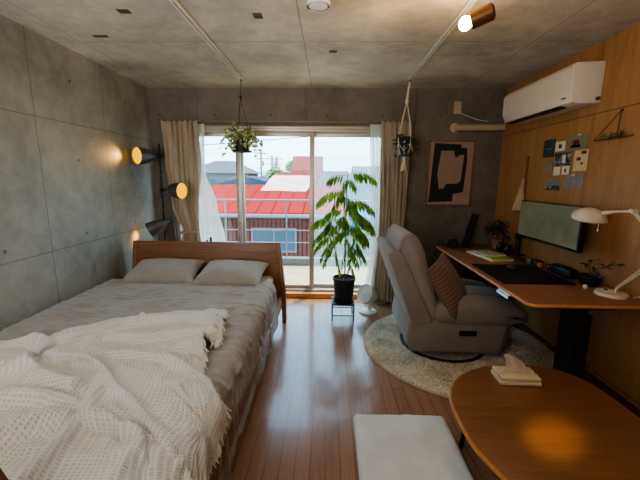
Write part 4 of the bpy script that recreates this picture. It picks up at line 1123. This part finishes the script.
MB().ell(tuple(sback + sdir * .135), (.032, .032, .034), 20, 12).build('bulb', M['spot_bulb'], scan)
cs = thing('ceiling_spotlight', 'unlit bronze cylinder downlight on the ceiling between the tracks', 'spotlight', (-.055, 1.79, ZC))
MB().lathe([(.048, ZC - .155), (.052, ZC - .15), (.052, ZC), ], Matrix.Translation((-.06, 1.80, 0)), 32).build('can', M['copper'], cs)
MB().lathe([(.0558, ZC - .158), (.0558, ZC - .14), (.0525, ZC - .14), (.050, ZC - .158)], Matrix.Translation((-.06, 1.80, 0)), 32, False, False).build('trim_ring', M['white_metal'], cs)
MB().lathe([(.002, ZC - .168), (.03, ZC - .166), (.046, ZC - .157)], Matrix.Translation((-.06, 1.80, 0)), 32).build('lens', M['lens'], cs)

# ------------------------------------------------------------------ hanging plants
hp = thing('hanging_plant', 'variegated ivy in a black pot hanging on dark cords before the window', 'hanging plant', (-.87, 3.5, 1.66))
hx, hy = -.87, 3.515
MB().tube([(-.86, hy, ZC - .045), (hx, hy, 2.20)], .0025, 6).ell((hx, hy, 2.19), (.012, .012, .02)).build('hanger_knot', M['cord'], hp)
hc_ = MB()
for a in (.4, 2.5, 4.6): hc_.tube([(hx, hy, 2.19), (hx + .085 * math.cos(a), hy + .085 * math.sin(a), 1.80)], .0022, 5)
hc_.build('cords', M['cord'], hp)
MB().lathe([(.068, 1.685), (.074, 1.69), (.090, 1.80), (.084, 1.80), (.08, 1.78)], Matrix.Translation((hx, hy, 0)), 28).build('pot', M['pot_black'], hp)
MB().lathe([(.092, 1.668), (.098, 1.67), (.10, 1.685), (.07, 1.688)], Matrix.Translation((hx, hy, 0)), 28).build('saucer', M['pot_black'], hp)
MB().lathe([(.08, 1.779), (.004, 1.79)], Matrix.Translation((hx, hy, 0)), 20).build('soil', M['soil'], hp)
fo = MB()
for k in range(44):
    a = k * 2.4 + rl.uniform(-.3, .3); L = rl.uniform(.06, .185); h = V((math.cos(a), math.sin(a), 0))
    up_ = rl.uniform(.05, .22); p0 = V((hx, hy, 1.785)) + h * .04
    pts = bez(p0, p0 + h * L * .6 + V((0, 0, up_)), p0 + h * L + V((0, 0, up_ * .5 - rl.uniform(0, .17))), 6)
    fo.tube(pts, .0018, 5)
    for p in pts[1:]:
        b = rl.uniform(0, 2 * PI); d = V((math.cos(b), math.sin(b), rl.uniform(-.9, .4)))
        fo.leaf(p, d, (0, -.8, 1), rl.uniform(.04, .062), rl.uniform(.035, .05), .1, .3, 1)
fo.build('foliage', M['leaf_var'], hp, smooth=60)
fo = MB()
for (dx, dz, L, t_) in ((-.05, .06, .13, -.15), (-.03, .05, .10, -.5), (.06, .05, .09, .5)):
    fo.leaf((hx + dx, hy - .03, 1.79 + dz), (t_, -.1, 1), (0, -1, .2), L, .05, .1, .1)
fo.build('broad_leaves', M['leaf_big'], hp, smooth=60)

mc = thing('macrame_planter', 'trailing plant in dark pot in a cream macrame hanger on the right track', 'hanging plant', (.745, 3.515, 1.5))
mx, my = .745, 3.515
mr = MB().tube([(.765, my, ZC - .045), (.755, my, 2.28), (mx, my, 2.16)], [.006, .009, .012], 8)
mr.ell((mx, my, 2.16), (.016, .016, .03)); mr.build('top_knot', M['rope'], mc)
mr = MB()
for k in range(4):
    a = .5 + k * PI / 2; c_, s_ = math.cos(a), math.sin(a)
    mr.tube([(mx, my, 2.16), (mx + .05 * c_, my + .05 * s_, 1.98), (mx + .082 * c_, my + .082 * s_, 1.80), (mx + .078 * c_, my + .078 * s_, 1.72), (mx + .05 * c_, my + .05 * s_, 1.655), (mx, my, 1.625)], .0048, 6)
    a2 = a + PI / 4
    mr.tube([(mx + .080 * c_, my + .080 * s_, 1.76), (mx + .078 * math.cos(a2), my + .078 * math.sin(a2), 1.69), (mx + .080 * math.cos(a + PI / 2), my + .080 * math.sin(a + PI / 2), 1.76)], .004, 6)
mr.build('ropes', M['rope'], mc)
ta = MB().ell((mx, my, 1.62), (.014, .014, .02))
for k in range(14):
    a = k * .45 * PI; ta.tube([(mx + .006 * math.cos(a), my + .006 * math.sin(a), 1.62), (mx + .016 * math.cos(a), my + .016 * math.sin(a), 1.56), (mx + .028 * math.cos(a), my + .028 * math.sin(a), 1.50)], .0045, 5)
ta.build('tassel', M['rope'], mc)
MB().lathe([(.045, 1.64), (.052, 1.645), (.070, 1.785), (.064, 1.785), (.06, 1.765)], Matrix.Translation((mx, my, 0)), 28).build('pot', M['pot_blue'], mc)
MB().lathe([(.061, 1.765), (.004, 1.775)], Matrix.Translation((mx, my, 0)), 20).build('soil', M['soil'], mc)
fo = MB()
for k in range(16):
    a = k * 2.4; h = V((math.cos(a), math.sin(a), 0)); p0 = V((mx, my, 1.775)) + h * .02; L = rl.uniform(.06, .13)
    pts = bez(p0, p0 + h * L * .7 + V((0, 0, .10)), p0 + h * L + V((0, 0, rl.uniform(-.16, .06))), 6); fo.tube(pts, .002, 5)
    for p in pts[1:]:
        for q in range(2):
            b = rl.uniform(0, 2 * PI); fo.leaf(p, (math.cos(b), math.sin(b), rl.uniform(-.6, .4)), (0, -.5, 1), .036, .026, .1, .3)
fo.build('foliage', M['leaf_grey'], mc, smooth=60)

# ------------------------------------------------------------------ low table, tissues, floor cushion
lt = thing('low_table', 'low rounded brown wooden table on black legs in the foreground', 'low table', (1.02, 1.28, 0))
TZ = .36
cpts = [(.605, 1.40), (.625, 1.56), (.70, 1.70), (.82, 1.80), (.98, 1.86), (1.13, 1.875), (1.27, 1.845), (1.37, 1.76), (1.415, 1.62), (1.425, 1.40), (1.44, 1.15), (1.43, .90), (1.36, .72), (1.20, .62), (1.02, .62), (.86, .72), (.74, .90), (.66, 1.08), (.61, 1.24)]
def smooth_loop(p, n=5):
    r = []; m = len(p)
    for i in range(m):
        a, b, c, d = [V((*p[(i + k) % m], 0)) for k in (-1, 0, 1, 2)]
        for q in range(n):
            t = q / n; w = .5 * ((2 * b) + (c - a) * t + (2 * a - 5 * b + 4 * c - d) * t * t + (3 * b - a - 3 * c + d) * t ** 3); r.append((w.x, w.y))
    return r
tp = smooth_loop(cpts)
MB().prism(tp, TZ - .026, TZ, None, .004, 2).build('tabletop', M['table_wood'], lt)
MB().tube([(x, y, TZ - .013) for x, y in tp], .0115, 6, True).build('edge_band', M['table_edge'], lt)
for (x, y, ox, oy) in ((.74, 1.62, -.01, .02), (1.32, 1.70, .02, .03), (1.34, .85, .02, -.03), (.88, .84, -.03, -.02)):
    MB().tube([(x + ox, y + oy, 0), (x - ox, y - oy, TZ - .026)], [.011, .016], 10).build('leg', M['black_metal'], lt)
ti = thing('tissue_pack', 'cream soft tissue pack with a raised tissue on the low table', 'tissue pack', (1.02, 1.72, TZ), 0)
tm = Matrix.Translation((1.02, 1.715, TZ)) @ Matrix.Rotation(A(-2), 4, 'Z')
MB().box(-.105, .105, -.062, .062, 0, .024, .006, 3, tm).build('pack_lower', M['tissue_pack'], ti)
MB().box(-.102, .102, -.061, -.004, .024, .046, .008, 3, tm).box(-.102, .102, .004, .061, .024, .046, .008, 3, tm).build('pack_flaps', M['tissue_pack'], ti)
P = []
for i in range(15):
    u = i / 14; row = []
    for j in range(15):
        v = j / 14; w = .064 - .022 * v
        x = (u - .5) * 2 * w - .02 * v + .018 * math.sin(v * 3); z = .035 + .12 * v * (1 - .38 * u * u - .15 * (1 - u)) 
        y = .018 * math.sin(u * 9) * (.25 + v * .7) * .6 + .01 * v
        row.append(tuple(tm @ V((x - .01, y, z))))
    P.append(row)
MB().grid(P).build('tissue', M['tissue'], ti, solidify=.001, smooth=60)

fc = thing('floor_cushion', 'pale grey flat square floor cushion on the wooden floor', 'floor cushion', (.43, 1.56, 0))
ct = puff(.165, .695, 1.30, 1.825, 0, .06, .022, .010, 26)
for v in ct.bm.verts:
    v.co.z = max(0, v.co.z + (.007 * mnoise.noise(V((v.co.x * 7, v.co.y * 9, 1))) + .003 * mnoise.noise(V((v.co.x * 22, v.co.y * 26, 4)))) * (1 if v.co.z > .03 else 0))
ct.build('cushion_body', M['cushion'], fc, smooth=80)
MB().tube([(x, y, .034) for x, y in rr_poly(.166, .694, 1.301, 1.824, .024)], .0045, 6, True).build('piping', M['cushion'], fc)

# ------------------------------------------------------------------ balcony
struct('balcony_floor', MB().box(-4.2, 3.2, 4.15, 5.72, -.12, -.02), M['balcony_floor'], smooth=0)
struct('balcony_curb', MB().box(-4.2, 3.2, 5.55, 5.72, -.02, .10, .008), M['balcony_curb'])
br = thing('balcony_railing', 'white metal balcony railing outside the window', 'railing', (-.5, 5.6, .1))
for z, r in ((1.06, .016), (.79, .007), (.565, .007), (.36, .007)):
    MB().tube([(-4.2, 5.62, z), (3.2, 5.62, z)], r, 10).build('top_rail' if z > 1 else 'rail', M['mesh_grey'], br)
for x in (-3.7, -2.7, -1.70, -.69, .32, 1.33, 2.34): MB().box(x - .010, x + .010, 5.610, 5.630, .10, 1.05, .002).build('post', M['mesh_grey'], br)

# ------------------------------------------------------------------ outside
struct('ground_outside', MB().box(-90, 90, 5.9, 160, -3.1, -3.0), M['asphalt'], smooth=0)
def house(label, x0, x1, y0, y1, ze, zr, wall, roof, ridge='x', over=.25, wins=(), zb=-3.0, hip=0):
    t = thing('house', label, 'house', ((x0 + x1) / 2, (y0 + y1) / 2, zb), 0, 'houses beyond the balcony')
    w = MB().box(x0, x1, y0, y1, zb, ze)
    xm, ym = (x0 + x1) / 2, (y0 + y1) / 2
    r = MB()
    def slab(pts):
        vs = [r.bm.verts.new(p) for p in pts]; r.bm.faces.new(vs)
    a, b, c, d = x0 - over, x1 + over, y0 - over, y1 + over
    if ridge == 'x':
        q = hip
        slab([(a, c, ze), (b, c, ze), (b - q, ym, zr), (a + q, ym, zr)]); slab([(b, d, ze), (a, d, ze), (a + q, ym, zr), (b - q, ym, zr)])
        slab([(b, c, ze), (b, d, ze), (b - q, ym, zr)]); slab([(a, d, ze), (a, c, ze), (a + q, ym, zr)])
    elif ridge == 'y':
        q = hip
        slab([(a, c, ze), (xm, c + q, zr), (xm, d - q, zr), (a, d, ze)]); slab([(b, d, ze), (xm, d - q, zr), (xm, c + q, zr), (b, c, ze)])
        slab([(a, c, ze), (b, c, ze), (xm, c + q, zr)]); slab([(b, d, ze), (a, d, ze), (xm, d - q, zr)])
    else:
        r.box(a, b, c, d, ze, zr, .02)
    if ridge in 'xy': slab([(a, c, ze), (a, d, ze), (b, d, ze), (b, c, ze)])
    bmesh.ops.remove_doubles(r.bm, verts=r.bm.verts, dist=.001); bmesh.ops.recalc_face_normals(r.bm, faces=r.bm.faces)
    w.build('wall', wall, t, smooth=0); r.build('roof', roof, t, smooth=0)
    for (wx0, wx1, wz0, wz1) in wins:
        f = MB().box(wx0 - .05, wx1 + .05, y0 - .05, y0, wz0 - .05, wz1 + .05).build('window_frame', M['house_white'], t, smooth=0)
        xm_ = (wx0 + wx1) / 2
        MB().box(wx0, xm_ - .02, y0 - .06, y0 - .049, wz0, wz1).box(xm_ + .02, wx1, y0 - .06, y0 - .049, wz0, wz1).build('pane', M['house_glass'], f, smooth=0)
    return t
# the red-roofed house opposite
rh = thing('house', 'red-roofed house with red siding directly across from the balcony', 'house', (-3.0, 12, -3), 0, 'houses beyond the balcony')
MB().box(-9.0, .30, 10.0, 16.0, -3.0, .40).build('wall', M['red_wall'], rh, smooth=0)
rf = MB(); 
for zoff in (0,):
    vs = [rf.bm.verts.new(p) for p in ((-9.3, 9.65, .40), (.50, 9.65, .40), (.50, 12.9, 1.12), (-9.3, 12.9, 1.12), (-9.3, 16.2, .40), (.50, 16.2, .40))]
    rf.bm.faces.new((vs[0], vs[1], vs[2], vs[3])); rf.bm.faces.new((vs[3], vs[2], vs[5], vs[4]))
rf.build('roof', M['red_roof'], rh, smooth=0, solidify=.08)
MB().tube([(-9.3, 9.60, .36), (.5, 9.60, .36)], .06, 10).build('gutter', M['house_white'], rh)
wf = MB().box(-2.27, -.93, 9.95, 10.0, -.76, -.03).build('window_frame', M['house_white'], rh, smooth=0)
MB().box(-2.22, -1.62, 9.94, 9.951, -.71, -.08).box(-1.58, -.98, 9.94, 9.951, -.71, -.08).build('pane', M['house_glass'], wf, smooth=0)
wf = MB().box(-5.27, -3.93, 9.95, 10.0, -.76, -.03).build('window_frame', M['house_white'], rh, smooth=0)
MB().box(-5.22, -4.62, 9.94, 9.951, -.71, -.08).box(-4.58, -3.98, 9.94, 9.951, -.71, -.08).build('pane', M['house_glass'], wf, smooth=0)

house('pale house with mauve hipped roof at the left edge of the view', -10.6, -6.3, 26, 31, 1.75, 2.75, M['house_cream'], M['roof_mauve'], 'x', .3, [(-9.4, -8.4, .3, 1.3), (-7.8, -7.0, .3, 1.3)], hip=1.6)
house('small cream house with pink-brown roof behind the grey gable', -6.9, -4.7, 22.8, 25, 1.0, 1.5, M['house_cream'], M['roof_brown'], 'x', .2, [(-6.6, -6.0, .2, .8)], hip=.6)
house('house with long slate grey gable roof just behind the red roof', -6.2, -1.9, 17.2, 22, .85, 1.5, M['house_grey'], M['roof_slate'], 'y', .3)
house('pink boxy house with large sloped roof left of the window mullion', -2.65, -.6, 25.5, 29, 1.6, 3.1, M['house_pink'], M['roof_pink'], 'x', .15, [(-1.9, -1.3, .9, 1.4)])
house('brown house with pink eaves beside the pink boxy house', -3.4, -1.9, 22.8, 24.8, 1.35, 1.75, M['house_brown'], M['roof_pink'], 'x', .2, [(-2.9, -2.3, .7, 1.1)])
house('light blue-grey house with brown roof behind the middle window panel', -1.0, .2, 18.5, 21.5, 1.0, 1.5, M['house_grey'], M['roof_brown'], 'x', .15, [(-.8, -.2, .3, .8)])
house('white house with brown roof seen through the right window panel', .25, 2.2, 26, 29, .9, 1.8, M['house_white'], M['roof_brown'], 'x', .3, [(.6, 1.2, -.2, .5), (1.5, 2.0, -.2, .5)])
house('grey-roofed house seen behind the tall plant', 1.4, 4.4, 21, 25, .55, 1.55, M['house_white'], M['roof_slate'], 'x', .3, [(1.8, 2.4, -.4, .2), (3.0, 3.8, -.4, .2)])
house('low white building with blue awning at the right of the view', .85, 5.2, 15.4, 19, .15, .75, M['house_white'], M['roof_slate'], 'x', .2, [(1.2, 2.2, -1.7, -.9)])
house('distant white house with mauve roof on the right horizon', 2.8, 6.5, 34, 39, 1.6, 2.7, M['house_white'], M['roof_mauve'], 'x', .4, [(3.2, 4.2, .4, 1.1)])
house('distant grey house with slate roof on the middle horizon', -.8, 2.0, 40, 45, 1.2, 2.3, M['house_grey'], M['roof_slate'], 'x', .4, [(0, 1, .2, .8)])
house('distant cream house with slate roof between the utility poles', -6.2, -3.0, 40, 45, 1.1, 2.1, M['house_cream'], M['roof_slate'], 'x', .4, [(-5.4, -4.6, .2, .8)])
house('distant cream house with brown roof at the far left', -16, -11.6, 34, 40, 1.6, 2.8, M['house_cream'], M['roof_brown'], 'x', .4, [(-14, -13, .3, 1.2)])
tag(MB().prism([(15.38, .08), (14.2, -.20), (14.2, -.68), (14.26, -.68), (14.28, -.24), (15.38, .02)], .9, 3.4, Matrix(((0, 0, 1, 0), (1, 0, 0, 0), (0, 1, 0, 0), (0, 0, 0, 1)))).build('awning', M['tarp'], None), 'bright blue awning on the white building across the street', 'awning')

car = thing('car', 'white car parked in the street seen through the right window panel', 'car', (2.6, 12.4, -3.0))
XC = Matrix.Translation((.65, 0, 0)) @ XZ
MB().prism([(.30, -2.75), (.28, -2.30), (.45, -2.12), (1.10, -2.02), (1.55, -1.58), (2.95, -1.55), (3.45, -2.0), (3.62, -2.1), (3.65, -2.75)], 11.6, 13.2, XC, .06, 3).build('body', M['car_white'], car)
MB().prism([(1.22, -2.02), (1.60, -1.64), (2.20, -1.62), (2.20, -2.02)], 11.57, 11.6, XC).prism([(2.28, -2.02), (2.28, -1.62), (2.90, -1.62), (3.30, -2.02)], 11.57, 11.6, XC).build('side_windows', M['car_glass'], car, smooth=0)
for x in (1.5, 3.65):
    for y in (11.62, 13.10): MB().lathe([(.32, -.1), (.32, .1)], aim((x, y, -2.68), (0, 1, 0)), 24).build('wheel', M['tyre'], car)

for i, (x, y, top, lb) in enumerate([(-6.3, 32.5, 3.9, 'tallest concrete utility pole left of the pink house'), (-5.2, 32, 3.4, 'utility pole with crossarms between two others'), (-4.6, 31, 3.3, 'utility pole nearest the pink house'), (-5.5, 36, 3.2, 'thin distant utility pole between the taller poles')]):
    t = thing('utility_pole', lb, 'utility pole', (x, y, -3), 0, 'utility poles')
    MB().tube([(x, y, -3), (x, y, top)], [.13, .09], 10).build('pole', M['pole'], t)
    for z in (top - .25, top - .75): MB().box(x - .5, x + .5, y - .04, y + .04, z - .04, z + .04).build('crossarm', M['pole'], t)
    MB().lathe([(.14, top - 1.4), (.14, top - .95)], Matrix.Translation((x + .2, y - .2, 0)), 12).build('transformer', M['pole'], t)
tag(MB().tube([(-14, 14.2, 2.35), (-9, 14, 2.45), (-4.4, 13.9, 2.72), (0, 14, 3.1), (6, 14, 3.5)], .018, 6).build('power_line', M['dark_grey'], None), 'upper dark power line sloping across the sky', 'power line', 'power lines')
tag(MB().tube([(-14, 24, 2.9), (-6.3, 32.2, 3.72), (-4.6, 30.75, 3.12), (8, 30, 3.2)], .016, 6).build('power_line', M['dark_grey'], None), 'thin power line strung between the utility poles', 'power line', 'power lines')
def bush(x, y, zb, r, h, label, name='tree'):
    t = thing(name, label, 'tree', (x, y, -3), 0, 'trees among the houses')
    MB().tube([(x, y, -3), (x, y, zb)], .12, 8).build('trunk', M['stem'], t)
    b = MB(); q = random.Random(int(x * 10 + y))
    for k in range(700):
        a = q.uniform(0, 2 * PI); e = math.asin(q.uniform(-.6, 1)); rr_ = q.uniform(.7, 1)
        p = V((x + r * rr_ * math.cos(a) * math.cos(e), y + r * rr_ * math.sin(a) * math.cos(e), zb + h * (.4 + .6 * rr_ * math.sin(e))))
        b.leaf(p, (math.cos(a), math.sin(a), q.uniform(-.3, .6)), (0, 0, 1), .32, .22, .1, .2)
    b.build('crown', M['hedge'], t, smooth=0)
bush(-7.75, 20.5, .2, .75, .9, 'small green tree below the mauve-roofed house')
bush(-4.2, 28.2, .9, 1.1, 1.3, 'green tree between the utility poles and the gable roof')
bush(-3.2, 33, 1.9, .8, 1.2, 'green treetop behind the pink boxy house')
bush(3.6, 30, 1.1, 1.2, 1.0, 'distant green tree on the right horizon')

# ------------------------------------------------------------------ light
def light(name, typ, loc, d, energy, color, **k):
    l = bpy.data.lights.new(name, typ); l.energy = energy; l.color = color
    for a, b in k.items(): setattr(l, a, b)
    o = bpy.data.objects.new(name, l); COL.objects.link(o); o.location = loc
    o.rotation_euler = V(d).to_track_quat('-Z', 'Y').to_euler(); return o
light('sun', 'SUN', (0, 20, 30), (-.12, -.22, -.97), 3.2, (1, .92, .80), angle=.01)
for i, (p, d) in enumerate(SPOTS):
    light('lamp_glow', 'SPOT', p + d * .04, d, (3.2, 1.5, 2.2)[i], (1, .5, .14), spot_size=A(78), spot_blend=1, shadow_soft_size=.04)
light('track_spot_glow', 'SPOT', tuple(sback + sdir * .19), tuple(sdir), 10, (1, .66, .34), spot_size=A(130), spot_blend=.8, shadow_soft_size=.03)
light('track_spot_halo', 'POINT', tuple(sback + sdir * .20), (0, 0, -1), 2.5, (1, .66, .34), shadow_soft_size=.03)
# a track spot on the left rail, behind the camera, pooling on the low table
light('table_spot', 'SPOT', (-.86, -.25, 2.2), (1.82, 1.55, -1.84), 240, (1, .74, .48), spot_size=A(5), spot_blend=1, shadow_soft_size=.03)
# soft fill added behind the camera to lift the interior, no fixture there
light('rear_fill', 'AREA', (-1.2, -1.2, 2.2), (-.1, 1, -.3), 6, (.98, .99, 1), shape='RECTANGLE', size=1.6, size_y=1.2)

w = bpy.data.worlds.new('sky'); SC.world = w; w.use_nodes = True
nt = w.node_tree; nt.nodes.clear()
sky = nt.nodes.new('ShaderNodeTexSky'); sky.sky_type = 'NISHITA'; sky.sun_disc = False
sky.sun_elevation = A(62); sky.sun_rotation = A(20); sky.air_density = 1.0; sky.dust_density = 2.0; sky.ozone_density = 1.2
mixn = nt.nodes.new('ShaderNodeMixRGB'); mixn.inputs[0].default_value = .6; mixn.inputs[2].default_value = (1.9, 4.5, 6.6, 1)
bg = nt.nodes.new('ShaderNodeBackground'); bg.inputs[1].default_value = .6
out = nt.nodes.new('ShaderNodeOutputWorld')
nt.links.new(sky.outputs[0], mixn.inputs[1]); nt.links.new(mixn.outputs[0], bg.inputs[0]); nt.links.new(bg.outputs[0], out.inputs[0])
light('ceiling_fill', 'AREA', (-1.0, -.6, 1.3), (-.15, .5, 1), 40, (.96, .98, 1), shape='RECTANGLE', size=1.2, size_y=.8)  # added upward wash that brightens the ceiling, stands for no real lamp
po = light('window_portal', 'AREA', (-.55, 4.16, 1.03), (0, -1, 0), 1, (1, 1, 1), shape='RECTANGLE', size=2.5, size_y=1.95)
po.data.cycles.is_portal = True

SC.view_settings.view_transform = 'AgX'
SC.view_settings.look = 'AgX - Medium High Contrast'
SC.view_settings.exposure = 0.92
